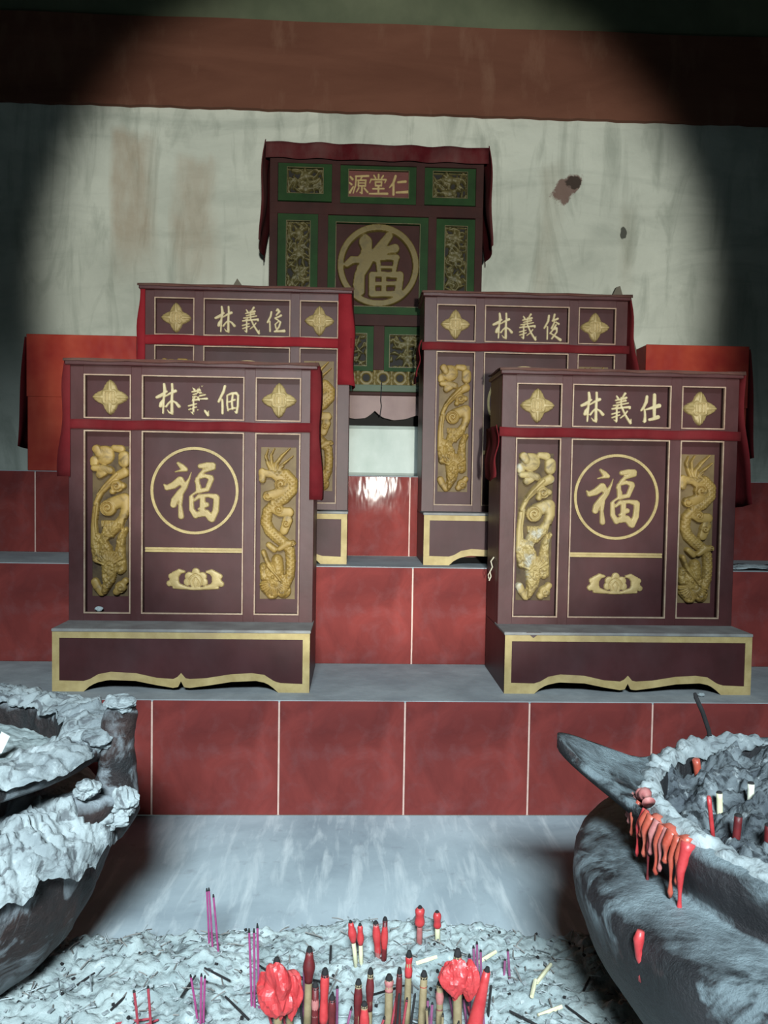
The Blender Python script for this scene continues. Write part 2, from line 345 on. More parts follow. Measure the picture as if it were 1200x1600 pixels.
# the stepped altar: each riser faced with glazed tiles, topped with a cement slab
tile_cache = {}
def riser(y, yback, z0, z1, xj, label):
    st = MB().box(-2.2, 2.2, y+.002, yback+.02, z0, z1-.005).build('altar_step', grout); tag(st, kind='structure'); st['label'] = label
    slab = MB(); n = 90; xs = np.linspace(-2.2, 2.2, n)
    slab.strip(xs, z1+.0005, z1-.005, y+.003, yback+.012); tag(slab.build('cement_slab', cement, st))
    p = .2975; x = xj-p*10
    while x < 2.2:
        a, b = max(x, -2.2), min(x+p, 2.2)
        if b-a > .03:
            key = (round(b-a, 3), round(z1-z0, 3))
            if key not in tile_cache:
                tile_cache[key] = MB().box(.0021, b-a-.0021, 0, .014, .001, z1-z0-.0015, .0012).build('tile', tile_m, st).data
                o = [c for c in st.children if c.data == tile_cache[key]][0]
            else: o = link('tile', tile_cache[key], st)
            o.location = (a, y, z0)
        x += p
    return st
riser(Y1, Y2, 0, Z1, .124, 'lowest altar step faced with red glazed tiles under a grey cement ledge')
riser(Y2, Y3, Z1, Z2, .1646, 'middle altar step of red glazed tiles behind the two front tablets')
riser(Y3, YW, Z2, Z3, .174, 'top altar step of red glazed tiles behind the two rear tablets')
MB().box(-.26, .39, 2.77, 3.09, Z3, .962, .006)
pl = tag(MB().box(-.06, .225, 2.77, 3.09, Z3+.0005, .985, .012).build('white_plinth', plinth_m), 'small white plastered block under the green carved tablet', 'plinth')

# ------------------------------------------------------------------ characters
S = 420.
LIN = [[(85,285,16),(130,265,20),(215,205,12)], [(180,110,14),(190,180,18),(176,300,14),(168,495,9)], [(172,310,10),(140,360,16),(132,400,18)],
       [(190,275,8),(260,230,13),(330,198,18)], [(285,108,14),(290,180,14),(282,330,15),(285,480,18)], [(290,500,12),(250,485,10),(225,450,5)],
       [(278,320,8),(240,360,11),(208,405,12)], [(290,325,9),(340,355,14),(378,400,19)]]
YI = [[(540,148,9),(560,180,13)], [(655,112,15),(618,168,9)], [(528,205,9),(600,190,11),(672,168,14)], [(540,240,8),(668,208,11)], [(602,170,10),(606,275,10)],
      [(500,278,9),(600,262,10),(700,240,9)], [(485,322,11),(600,306,11),(722,292,14)], [(545,300,9),(548,400,11),(546,485,12)], [(544,495,10),(512,470,5)],
      [(482,392,10),(585,362,8)], [(488,440,10),(590,402,8)], [(560,285,8),(500,325,7)], [(608,285,11),(655,385,12),(700,455,14),(738,508,16)], [(742,505,10),(746,455,5)],
      [(692,350,9),(655,400,10),(602,442,8)], [(700,292,10),(722,308,14)]]
SHI = [[(900,145,15),(892,220,19),(860,290,16),(828,335,12)], [(872,320,10),(882,400,13),(880,480,17)], [(875,495,10),(855,480,5)],
       [(885,325,9),(970,298,17),(1070,268,25)], [(1003,122,19),(1006,300,20),(1010,440,16)], [(945,458,17),(1000,446,18),(1058,422,24)]]
DIAN = [[(930,95,15),(912,165,16),(880,230,15),(848,300,14)], [(895,275,12),(900,360,14),(900,455,13)], [(960,215,10),(960,330,11),(972,418,10)],
        [(965,212,10),(1020,188,14),(1080,185,17),(1106,215,13)], [(1105,215,12),(1102,350,13),(1086,440,15)], [(1080,448,10),(1060,425,5)],
        [(1036,195,12),(1022,300,13),(1032,395,12)], [(985,302,9),(1062,272,11)], [(985,402,9),(1062,380,11)]]
WEI = [[(865,140,13),(852,210,14),(805,302,13)], [(842,285,11),(846,440,12)], [(940,120,10),(962,100,17),(988,130,17),(940,188,10)], [(925,232,12),(975,215,12),(1015,190,16)],
       [(925,240,12),(965,262,10),(1008,295,13),(985,370,13),(930,440,11)], [(975,285,9),(925,330,10),(938,390,12)], [(918,442,13),(1000,436,16),(1065,430,21)]]
JUN = [[(870,125,14),(860,210,15),(800,322,12)], [(850,300,11),(850,495,11)], [(960,105,14),(942,190,14)], [(930,205,13),(1012,170,15)], [(962,225,11),(915,322,12)],
       [(985,225,10),(1028,252,15)], [(985,270,12),(945,340,11),(895,402,11)], [(970,310,11),(1002,318,12),(1000,380,12),(925,485,12)], [(905,405,10),(950,430,11),(1060,502,20)], [(930,345,9),(1000,330,9)]]
YUAN = [[(10,18,5),(20,28,6)], [(6,45,4),(16,52,5)], [(8,90,6),(24,62,3)], [(34,14,4),(95,11,5)], [(37,15,4),(35,55,4),(24,92,3)], [(64,17,4),(57,30,3)],
        [(46,32,4),(84,31,4)], [(48,32,4),(48,58,4)], [(83,31,4),(81,58,4)], [(48,45,3),(82,44,3)], [(48,58,4),(82,57,4)], [(65,58,4),(65,92,5),(56,88,3)], [(50,68,4),(40,86,3)], [(76,68,4),(92,86,5)]]
TANG = [[(50,4,5),(50,22,4)], [(28,8,4),(36,20,4)], [(72,8,4),(64,20,4)], [(15,26,4),(9,42,3)], [(15,27,4),(86,26,4),(80,40,3)], [(35,38,4),(65,37,4)], [(35,38,4),(37,55,4)],
        [(65,38,4),(63,55,4)], [(36,55,4),(64,54,4)], [(24,70,4),(76,68,4)], [(50,56,5),(50,92,5)], [(8,93,4),(92,91,6)]]
REN = [[(36,8,6),(26,40,6),(8,62,3)], [(27,38,5),(27,94,6)], [(48,36,5),(84,32,6)], [(42,84,5),(95,80,7)]]
FU = [[(385,280,20),(430,320,34),(470,350,30)], [(350,386,7),(420,368,16),(480,356,26)], [(215,548,12),(250,585,34),(330,555,44),(410,492,50),(440,530,40)],
      [(548,388,3),(522,470,14),(470,570,34),(410,650,44),(345,740,46),(330,795,40)], [(430,640,25),(412,800,24),(425,940,36)],
      [(655,312,30),(740,298,36),(812,300,38)], [(820,330,28),(700,370,24),(655,420,24),(610,500,24)], [(622,470,27),(635,620,30)], [(640,452,22),(720,430,24),(790,452,34)],
      [(795,470,34),(765,545,32),(745,600,28)], [(640,620,30),(750,598,26)], [(640,560,30),(640,600,30)], [(620,630,18),(555,675,14)],
      [(548,700,28),(555,850,32),(605,925,38)], [(590,735,18),(640,690,26),(760,672,24),(850,690,38)], [(862,700,38),(852,860,40),(806,968,40)], [(600,918,36),(740,892,42),(790,960,40)],
      [(690,690,34),(685,900,36)], [(640,845,14),(740,790,32)]]
FUG = [[(425,250,45),(430,300,78),(450,390,62)], [(205,575,38),(270,520,46),(350,520,40),(420,480,70)], [(430,430,60),(480,490,62),(430,570,70),(360,700,60),(330,820,48),(350,900,48)],
       [(380,620,55),(400,760,30),(380,900,50)], [(715,220,48),(650,310,55),(570,400,50),(500,450,40)], [(560,500,45),(640,440,42),(700,390,44),(790,370,55)],
       [(600,490,34),(700,480,34),(815,480,38)], [(585,500,32),(600,640,30)], [(812,490,34),(785,640,30)], [(600,602,20),(790,600,20)], [(590,668,20),(830,680,20)],
       [(515,700,42),(520,900,45)], [(520,690,30),(680,690,32),(860,690,44)], [(865,700,42),(840,880,48)], [(662,700,34),(662,920,36)], [(520,808,26),(840,790,28)], [(510,930,36),(850,920,38)]]
LOTUS_R = None
def make_relief_meshes():
    D = {}
    # coiling dragon with its flame tail on top and head at the foot (right-hand carving)
    R = Relief(60, 85, 430, 1500, 4.5)
    sc = 7*np.maximum(0, np.cos((R.X+R.Y)*.16))*np.maximum(0, np.cos((R.X-R.Y)*.16)); rough = 26*(fbm(R.X/34, R.Y/34, 3, 9)-.5)
    for st in ([(190,335,22),(150,255,18),(128,190,14),(150,125,5)], [(205,335,22),(182,245,17),(176,175,13),(208,118,4)], [(215,335,24),(222,255,20),(272,185,16),(348,112,4)],
               [(235,335,20),(258,278,15),(312,235,12),(374,182,4)], [(250,330,16),(268,290,12),(290,275,6)]): R.dome(st, 20, 14)
    R.dome([(225,345,42),(310,350,50),(365,410,52),(360,490,55),(300,562,52),(212,612,46),(150,680,48),(135,780,50),(172,860,52),(240,920,52),(300,965,50),(352,1030,46),(362,1130,45),(355,1260,45),(330,1330,40)], 34, 8, sc)
    R.dome([(105,340,34),(200,350,34),(270,400,45)], 8, 34); R.dome([(100,330,34),(102,400,30)], 8, 34)
    R.dome([(290,470,58),(230,520,42),(150,545,44)], 10, 34); R.spiral(272, 440, 64, 48, 1.2, 2.4); R.spiral(150, 545, 46, 46, 1., .5)
    R.dome([(192,600,18),(200,660,34),(260,690,40),(340,690,46)], 10, 32); R.dome([(330,760,46),(300,855,38)], 10, 32); R.spiral(255, 668, 46, 48, 1.1, 3); R.spiral(318, 790, 44, 46, 1.2, 1)
    R.dome([(165,985,26),(215,1025,30)], 16, 34); R.dome([(262,1020,24),(330,972,34),(385,968,22)], 16, 34); R.spiral(380, 965, 26, 52, 1, 0)
    R.dome([(118,1050,22),(150,1130,20),(200,1210,26)], 18, 34)
    for st in ([(190,1260,85),(200,1300,85)], [(265,1330,88),(300,1400,70)], [(150,1360,66),(200,1420,60)], [(240,1120,52),(250,1230,56)], [(115,1180,34),(130,1280,40)]): R.dome(st, 36, 10, rough)
    for k in range(13):
        a = math.radians(15+k*12.5); R.dome([(225+60*math.cos(a), 1310+60*math.sin(a), 12), (225+140*math.cos(a), 1310+130*math.sin(a), 5)], 18, 34)
    R.dome([(205,1270,16),(206,1271,16)], 14, 50); R.dome([(270,1300,14),(271,1300,14)], 14, 48); R.dome([(160,1170,10),(250,1270,12),(290,1320,8)], 12, 46)
    D['coil'] = R
    # rising dragon among clouds (left-hand carving)
    R = Relief(55, 70, 420, 1460, 4.5)
    sc = 6*np.maximum(0, np.cos((R.X+R.Y)*.17))*np.maximum(0, np.cos((R.X-R.Y)*.17)); rough = 30*(fbm(R.X/30, R.Y/30, 3, 4)-.5)
    R.dome([(185,165,86),(186,166,86)], 20, 12); R.dome([(362,175,50),(362,225,50)], 14, 28); R.dome([(118,112,38),(140,150,34)], 10, 28); R.dome([(95,210,36),(96,240,36)], 10, 18)
    R.dome([(270,100,30),(330,110,36)], 12, 12)
    R.dome([(100,282,28),(180,285,36),(240,300,34)], 12, 34); R.dome([(150,340,34),(190,320,30)], 10, 34)
    R.dome([(362,318,44),(300,350,40),(230,415,34),(160,490,26),(110,600,22)], 20, 16); R.dome([(300,330,16),(200,430,13),(130,520,9)], 10, 34)
    R.dome([(250,600,60),(360,560,60),(375,640,44),(350,720,40),(310,790,50)], 22, 14)
    R.spiral(300, 440, 56, 50, 1.3, 0); R.dome([(262,488,26),(263,489,26)], 14, 34); R.dome([(352,435,28),(353,436,28)], 14, 32)
    R.spiral(222, 635, 74, 46, 1.5, 2)
    R.dome([(110,640,30),(92,800,26),(90,980,26)], 14, 14); R.dome([(130,600,14),(112,760,12),(120,860,10)], 10, 26)
    for k in range(7): R.dome([(168+k*16, 752, 5), (172+k*15, 800, 7)], 12, 26)
    R.dome([(300,790,52),(225,850,62),(190,950,58),(200,1060,64),(235,1170,76),(225,1280,58),(190,1390,26)], 36, 10, sc+rough)
    R.dome([(372,830,28),(335,900,36),(325,1040,48),(330,1180,52)], 30, 10, rough); R.dome([(120,900,40),(110,1010,40),(120,1100,40)], 22, 10, rough)
    for k in range(10):
        a = math.radians(200+k*14); R.dome([(240+50*math.cos(a), 1160+60*math.sin(a), 12), (240+130*math.cos(a), 1160+130*math.sin(a), 5)], 12, 36)
    for k in range(8): R.dome([(130+k*28, 1040+10*math.sin(k*2), 14), (150+k*24, 1100, 5)], 12, 30)
    R.spiral(335, 1345, 52, 46, 1.2, 1); R.dome([(375,1290,30),(300,1385,34)], 12, 28); R.dome([(105,1300,36),(125,1345,36),(165,1395,34)], 14, 20)
    R.cut([(110,1180,12),(180,1320,10)], 20, 6); R.cut([(400,1200,10),(300,1290,12),(240,1370,10)], 30, 6)
    R.hole([(252,930,26),(262,950,24)]); R.cut([(378,740,14),(352,850,10)], 22, 6)
    D['rise'] = R
    # lotus scroll
    R = Relief(190, 365, 905, 670, 6)
    R.flat([(300,618,16),(560,630,20),(830,618,16)], 24, 8)
    for sgn in (-1, 1):
        f = lambda p: [(560+sgn*(x-560), y, r) for x, y, r in p]
        R.dome(f([(700,425,18),(755,425,34),(810,475,52),(820,550,60),(770,600,38),(650,625,16)]), 12, 16); R.dome(f([(870,570,36),(871,571,36)]), 10, 16); R.dome(f([(850,480,36),(851,481,36)]), 8, 18)
    for p in ((565,425,46),(485,480,52),(645,480,52),(465,550,46),(665,550,46),(565,520,100)): R.dome([p, (p[0]+1, p[1], p[2])], 10, 20)
    R.cut([(500,605,9),(480,530,9),(510,480,8),(562,450,8),(620,480,8),(648,530,9),(625,605,9)], 16, 4); R.cut([(540,600,8),(528,545,8),(565,492,8),(602,545,8),(590,600,8)], 16, 4)
    D['lotus'] = R
    # four petal rosette
    R = Relief(-52, -52, 52, 52, 1.7)
    for a in range(4):
        c, s_ = [(1, 0), (0, 1), (-1, 0), (0, -1)][a]
        R.dome([(c*16, s_*16, 20), (c*34, s_*34, 12), (c*44, s_*44, 4)], 9, 5); R.dome([(c*22, s_*22, 6), (c*42, s_*42, 2.5)], 4, 13)
        for q in (-1, 1): R.dome([(c*18-q*s_*11, s_*18+q*c*11, 10), (c*30-q*s_*10, s_*30+q*c*10, 6)], 7, 4)
    R.dome([(-7,-7,15),(7,-7,15)], 7, 11); R.dome([(-7,7,15),(7,7,15)], 7, 11); R.dome([(-7,-7,15),(-7,7,15)], 7, 11)
    R.cut([(-13,-13,2.2),(13,-13,2.2),(13,13,2.2),(-13,13,2.2),(-13,-13,2.2)], 5, 1.5); R.cut([(-5,-9,2),(-5,9,2)], 5, 1.5); R.cut([(5,-9,2),(5,9,2)], 5, 1.5)
    D['rosette'] = R
    return D
RL = make_relief_meshes()
coil_me = RL['coil'].mesh('dragon_carving', gold_carved, .000287, 243, 790, .00036)
rise_me = RL['rise'].mesh('dragon_carving', gold_carved, .000287, 236, 760, .00036)
rise_worn = rise_me.copy(); rise_worn.materials[0] = gold_worn
lotus_me = RL['lotus'].mesh('lotus_scroll', gold, .147/690, 560, 520, .00020)
ros_me = RL['rosette'].mesh('rosette', gold, .00093, 0, 0, .0008)
fu_me = glyph('fortune_character', FU, .113*2/1090*100, .005, gold, 100, 8, 592, 617, 8, h=4)

CH = {'lin': (LIN, 235, 305), 'yi': (YI, 612, 305), 'shi': (SHI, 950, 305), 'dian': (DIAN, 975, 278), 'wei': (WEI, 940, 272), 'jun': (JUN, 930, 305)}
CHM = {k: glyph('character', [[(x, y, r*1.22) for x, y, r in st] for st in v[0]], .083, .004, gold_text, 430, 5.5, v[1], v[2], 5) for k, v in CH.items()}

def frame(mb, x0, x1, z0, z1, t, y0, y1):
    mb.box(x0, x1, y0, y1, z1-t, z1); mb.box(x0, x1, y0, y1, z0, z0+t); mb.box(x0, x0+t, y0, y1, z0+t, z1-t); mb.box(x1-t, x1, y0, y1, z0+t, z1-t)
def interp(pts): X = [p[0] for p in pts]; Z = [p[1] for p in pts]; return lambda x: float(np.interp(x, X, Z))
def sheet(name, rows, m, parent, thick=.003):
    n = len(rows[0]); V = [p for r in rows for p in r]; F = [(i*n+k, i*n+k+1, (i+1)*n+k+1, (i+1)*n+k) for i in range(len(rows)-1) for k in range(n-1)]
    o = meshobj(name, V, F, m, parent, True); md = o.modifiers.new('s', 'SOLIDIFY'); md.thickness = thick; md.offset = 0; return o

W = .62; DEP = .285
COLS = [(.038, .156), (.183, .441), (.469, .584)]
ROWS = [(.668, .779), (.172, .638)]
def tablet_proto():
    """origin: base front left corner on the ledge; face plane at y=.11"""
    root = empty('ancestral_tablet', (0, 0, 0)); FY = .11; PN = {}
    MB().box(.012, W-.012, FY+.030, DEP, .148, .80).build('cabinet_body', lacquer_dark, root)
    for a, b in ((0, .038), (.156, .183), (.441, .469), (.584, W)): MB().box(a, b, FY, FY+.034, .150, .800, .0012).build('stile', lacquer, root)
    for a, b in ((.150, .172), (.638, .668), (.779, .800)):
        r = MB()
        for c0, c1 in COLS: r.box(c0-.0005, c1+.0005, FY+.0004, FY+.034, a, b)
        r.build('rail', lacquer, root)
    for a, b in COLS:
        for z0, z1 in ROWS:
            p = MB().box(a, b, FY+.026, FY+.0315, z0, z1).build('panel', lacquer_panel, root)
            t = MB(); frame(t, a, b, z0, z1, .0032, FY-.0016, FY+.006); t.build('gilt_trim', gold_trim, p); PN[(round(a, 3), z0)] = p; p['slot'] = '%.3f_%.3f' % (a, z0)
    for s_ in (0, W-.012): MB().box(s_, s_+.012, FY+.034, DEP, .148, .80).build('side_board', lacquer, root)
    # cap with a slightly overhanging lip
    c = MB(); c.box(-.006, W+.006, FY-.012, DEP+.004, .800, .812, .002); c.build('cap', lacquer, root)
    # base: arched front board, sides and dusty top
    arch = interp([(0, 0), (.075, 0), (.088, .012), (.105, .022), (.135, .029), (.2, .027), (.25, .017), (.293, .010), (.302, .013), (.309, .027), (.316, .013), (.325, .010), (.37, .016), (.43, .026), (.49, .029), (.515, .024), (.532, .012), (.545, 0), (W, 0)])
    inner = interp([(.018, .027), (.075, .026), (.09, .031), (.11, .043), (.14, .049), (.2, .046), (.25, .035), (.295, .032), (.309, .047), (.322, .032), (.37, .035), (.43, .045), (.48, .048), (.51, .044), (.535, .028), (.55, .024), (W-.018, .022)])
    xs = sorted(set(list(np.linspace(0, W, 63))+[.075, .088, .302, .309, .316, .532, .545]))
    MB().strip(xs, .146, arch, 0, .016).build('base_board', lacquer_panel, root)
    b = MB(); xi = [x for x in xs if .017 <= x <= W-.017]
    b.strip([0]+xi+[W], inner, arch, -.0016, .001) if False else None
    b.strip(xs, lambda x: inner(x), lambda x: arch(x)+.0002, -.0018, .001); b.box(0, .017, -.0018, .001, .0272, .146); b.box(W-.017, W, -.0018, .001, .0222, .146); b.box(.017, W-.017, -.0018, .001, .131, .146)
    b.build('gold_border', gold_flat, root)
    MB().box(0, .014, .016, DEP, 0, .146).build('base_side', lacquer, root); MB().box(W-.014, W, .016, DEP, 0, .146).build('base_side', lacquer, root)
    MB().box(-.002, W+.002, -.003, FY+.03, .146, .1535, .0015).build('base_top', dusty_top, root)
    # ornaments
    for x, c_ in ((.097, .038), (.5265, .469)):
        o = link('rosette', ros_me, PN[(c_, .668)]); o.location = (x, FY+.0262, .7235)
    ring = MB(); n = 72
    for k in range(n):
        a0, a1 = 2*math.pi*k/n, 2*math.pi*(k+1)/n
        P = [(.312+r*math.cos(a), y, .488+r*math.sin(a)) for a in (a0, a1) for r, y in ((.105, FY+.027), (.1055, FY+.0225), (.1125, FY+.0225), (.113, FY+.027))]
        ring.add(P, [(0, 1, 5, 4), (1, 2, 6, 5), (2, 3, 7, 6)])
    ring.build('ring', gold, PN[(.183, .172)])
    o = link('fortune_character', fu_me, PN[(.183, .172)]); o.location = (.312, FY+.0262, .488); tag(o, 'raised gold fortune character')
    d = MB(); d.box(.187, .437, FY+.0205, FY+.027, .336, .341); d.box(.187, .437, FY+.0205, FY+.027, .329, .334); d.box(.187, .437, FY+.023, FY+.027, .333, .337); d.build('divider', gold, PN[(.183, .172)])
    o = link('lotus_scroll', lotus_me, PN[(.183, .172)]); o.location = (.315, FY+.0262, .258)
    return root
def copy_tree(o, parent=None):
    c = o.copy(); col.objects.link(c); c.parent = parent
    for ch in list(o.children): copy_tree(ch, c)
    return c
TG = 'carved maroon tablets with gold dragons'
tabs = [((-.727, 1.94, Z1), 'dian', 'front left maroon carved tablet, its middle gold letter flaking away'),
        ((.373, 1.945, Z1), 'shi', 'front right maroon carved tablet with a worn left dragon and chipped base'),
        ((-.644, 2.31, Z2), 'wei', 'rear left maroon tablet half hidden behind the front left one'),
        ((.199, 2.315, Z2), 'jun', 'rear right maroon tablet half hidden behind the front right one')]
proto = tablet_proto(); roots = []
for i, (loc, last, lab) in enumerate(tabs):
    r = proto if i == 0 else copy_tree(proto)
    r.location = loc; r['label'] = lab; r['category'] = 'tablet'; r['group'] = TG; roots.append(r)
def strip_char(me, seed):
    """a flaked version of a character mesh: pieces of it have fallen off"""
    m2 = me.copy(); bm = bmesh.new(); bm.from_mesh(m2)
    fs = [f for f in bm.faces if fbm(np.array(f.calc_center_median().x*90), np.array(f.calc_center_median().z*90), 2, seed) > .60 or (f.calc_center_median().x > .004 and f.calc_center_median().z < .0 and f.calc_center_median().z > -.026)]
    bmesh.ops.delete(bm, geom=fs, context='FACES'); bm.to_mesh(m2); bm.free(); return m2
for i, (r, (loc, last, lab)) in enumerate(zip(roots, tabs)):
    SL = {c.get('slot'): c for c in r.children if c.get('slot')}
    for ch, x in (('lin', .243), ('yi', .320), (last, .396)):
        me = CHM[ch]
        if ch == 'yi' and i == 0: me = strip_char(me, 3)
        o = link('character', me, SL['0.183_0.668']); o.location = (x, .11+.0262, .722)
        if ch == 'yi' and i == 0: o['label'] = 'flaking gold character with missing strokes'
    o = link('dragon_carving', rise_worn if i == 1 else rise_me, SL['0.038_0.172']); o.location = (.0975, .11+.026, .405); o['label'] = 'rising gold dragon among clouds' if i != 1 else 'chipped grey and gold dragon'
    MB().box(.4805, .5725, .1355, .138, .209, .604, .001).build('backing_plate', plate_gold, SL['0.469_0.172'])
    MB().box(.051, .144, .1355, .1375, .212, .600, .001).build('backing_plate', plate_gold if i > 1 else plate_gap_shade, SL['0.038_0.172'])  # the front pair's darker plates hold painted shade behind the dragon
    o = link('dragon_carving', coil_me, SL['0.469_0.172']); o.location = (.5265, .11+.026, .407); o['label'] = 'coiled gold dragon with flame tail'
# ---- red cloths tied round the tablets
def tablet_cloth(root, m, lab, band=(.640, .664), wl=.0, wr=.02, zl=.50, zr=.50, fl=.02, fr=.02, seed=0, over=True, tl=.812, tr=.812):
    lx, ly, lz = root.location; t = empty('red_cloth', (lx+W/2, ly+.11, lz+.65)); tag(t, lab, 'cloth', 'red cloths tied round the maroon tablets'); FY = 0.; X0 = -W/2; Z = -.65
    rows = [[(X0-.006+(W+.012)*k/24, FY-.0045-.001*math.sin(k*1.7+seed), Z+z+.0012*math.sin(k*.9+seed)) for k in range(25)] for z in np.linspace(band[0], band[1], 4)]
    sheet('front_band', rows, m, t, .002)
    for side, wr_, zb, fl_ in ((-1, wl, zl, fl), (1, wr, zr, fr)):
        rows = []; edge = X0-.008 if side < 0 else W/2+.008
        for q in np.linspace(0, 1, 14):
            tp = tl if side < 0 else tr; z = tp-(tp-zb)*q; out = fl_*q**1.5+.004*math.sin(q*9+seed); row = []
            if wr_ > 0:
                k = min(1, max(.25, 1.1-q)) if False else 1
                row += [(edge-side*(wr_*k+.008), -.005, Z+z), (edge-side*.010, -.005, Z+z)]
            for j, v in enumerate(np.linspace(0, 1, 8)): row.append((edge+side*(out*(1-.5*v)+.003*math.sin(v*11+q*3+seed)), -.005+v*.175, Z+z+.006*math.sin(v*6+seed)*q))
            rows.append(row)
        sheet('side_flap', rows, m, t, .002)
    if over:
        rows = [[(X0-.009+(W+.018)*k/16, y, Z+.8155+.001*math.sin(k*1.3+y*40)) for k in range(17)] for y in np.linspace(-.014, .170, 6)]
        rows.insert(0, [(X0-.009+(W+.018)*k/16, -.0155, Z+.809+.0015*math.sin(k*1.9)) for k in range(17)])
        sheet('top_drape', rows, cloth_brown, t, .002)
    return t
tablet_cloth(roots[0], cloth_red, 'faded red cloth tied round the front left tablet', wl=.006, wr=.012, zl=.52, zr=.47, fl=.016, fr=.010)
c2 = tablet_cloth(roots[1], cloth_red, 'faded red cloth tied round the front right tablet', wl=0, wr=0, zl=.53, zr=.47, fl=.012, fr=.04, seed=2, tl=.67)
c3 = tablet_cloth(roots[2], cloth_bright, 'bright red cloth hanging off the rear left tablet', band=(.640, .668), wl=.012, wr=.036, zl=.55, zr=.53, fl=.01, fr=.005, seed=4)
tablet_cloth(roots[3], cloth_red, 'dull red cloth tied round the rear right tablet', band=(.640, .664), wl=0, wr=0, zl=.56, zr=.56, fl=.01, fr=.03, seed=6, tl=.67)

# ------------------------------------------------------------------ green tablet
def leafwork(w, h, seed, n, step=2.2, r=9.):
    """openwork of overlapping leaves and stems inside a w x h field"""
    rs = np.random.RandomState(seed); R = Relief(0, 0, w, h, step)
    R.flat([(0, 0, 3), (w, 0, 3)], 6, 2); R.flat([(0, h, 3), (w, h, 3)], 6, 2); R.flat([(0, 0, 3), (0, h, 3)], 6, 2); R.flat([(w, 0, 3), (w, h, 3)], 6, 2)
    for k in range(max(2, int(h/60))):
        y = h*(k+.5)/max(2, int(h/60)); R.dome([(w*.5, y, r*1.9), (w*.5+1, y, r*1.9)], 14, 6)
        for a in range(6):
            t = a*math.pi/3+rs.rand(); R.dome([(w*.5+14*math.cos(t), y+14*math.sin(t), r*.9), (w*.5+26*math.cos(t), y+26*math.sin(t), r*.5)], 10, 8)
    for k in range(n):
        x, y, a = rs.rand()*w, rs.rand()*h, rs.rand()*6.28; L = 18+rs.rand()*26; b = a+rs.uniform(-.9, .9)
        p = [(x, y, r*.35), (x+L*.5*math.cos(a), y+L*.5*math.sin(a), r*rs.uniform(.6, 1.)), (x+L*.5*(math.cos(a)+math.cos(b)), y+L*.5*(math.sin(a)+math.sin(b)), 1.5)]
        p = [(min(max(q[0], 4), w-4), min(max(q[1], 4), h-4), q[2]) for q in p]; R.dome(p, 10+rs.rand()*6, 5)
    return R
g = empty('green_shrine_tablet', (-.305, 2.75, .985)); tag(g, 'large dark green and maroon openwork tablet at the back, draped in dark red', 'tablet')
GX, GZ = -.305, .985
def gx(x): return x-GX
def gz(z): return z-GZ
GW = .725
frame_m = mat('dull_maroon_frame', rgb(44, 20, 19), rgb(54, 26, 24), 12, .7, 0, .2, dust=.3, dustcol=rgb(60, 44, 40))
MB().box(.01, GW-.01, .034, .20, gz(1.085), gz(1.905)).build('cabinet_body', lacquer_dark, g)
for a, b, c0, c1 in ((-.305, -.278, 1.324, 1.905), (.394, .420, 1.324, 1.905), (-.141, -.107, 1.324, 1.70), (.234, .262, 1.324, 1.70), (-.096, -.067, 1.72, 1.87), (.190, .219, 1.72, 1.87)): MB().box(gx(a), gx(b), 0, .036, gz(c0), gz(c1), .001).build('stile', frame_m, g)
for a, b in ((-.305, -.278), (.394, .420), (.053, .090), (-.165, -.128), (.255, .29)): MB().box(gx(a), gx(b), 0, .036, gz(1.174), gz(1.324), .001).build('stile', frame_m, g)
for a, b in ((1.694, 1.733), (1.324, 1.362), (1.862, 1.905)): MB().box(.002, GW-.002, -.0006, .034, gz(a), gz(b), .001).build('rail', frame_m, g)
shade_back = mat('painted_shade_board', rgb(14, 10, 10), rgb(22, 16, 15), 12, .8, topdust=0)  # near-black colour puts the shade of openwork and frieze gaps into the backing
def gpanel(x0, x1, z0, z1, ix0, ix1, iz0, iz1, carve, m=green_gilt):
    fr = MB(); x0, x1, ix0, ix1 = map(gx, (x0, x1, ix0, ix1)); z0, z1, iz0, iz1 = map(gz, (z0, z1, iz0, iz1))
    fr.box(x0, x1, .003, .03, iz1, z1); fr.box(x0, x1, .003, .03, z0, iz0); fr.box(x0, ix0, .003, .03, iz0, iz1); fr.box(ix1, x1, .003, .03, iz0, iz1); fr.build('green_frame', green_paint, g)
    t = MB(); frame(t, ix0, ix1, iz0, iz1, .0022, .001, .006); t.build('gilt_trim', green_gilt, g)
    MB().box(x0+.001, x1-.001, .027, .033, z0+.001, z1-.001).build('panel', frame_m if not carve else shade_back, g)
    if carve:
        w_, h_ = (ix1-ix0)*1000, (iz1-iz0)*1000; R = leafwork(w_, h_, carve, int(w_*h_/260), r=8)
        o = link('openwork_carving', R.mesh('openwork_carving', m, .001, 0, 0, .0009), g); o.location = (ix0, .026, iz1)
gpanel(-.277, -.096, 1.738, 1.862, -.248, -.124, 1.762, 1.850, 11); gpanel(.219, .393, 1.737, 1.860, .246, .366, 1.760, 1.850, 12)
gpanel(-.277, -.141, 1.366, 1.694, -.249, -.166, 1.39, 1.672, 13); gpanel(.262, .394, 1.366, 1.690, .290, .369, 1.39, 1.668, 14)
gpanel(-.107, .236, 1.363, 1.692, -.081, .207, 1.388, 1.671, 0)
gpanel(-.278, -.165, 1.17, 1.322, -.25, -.19, 1.186, 1.296, 17)
gpanel(-.128, .053, 1.17, 1.322, -.10, .031, 1.186, 1.298, 15); gpanel(.090, .255, 1.17, 1.322, .107, .235, 1.183, 1.296, 16); gpanel(.29, .394, 1.17, 1.322, .31, .37, 1.183, 1.296, 18)
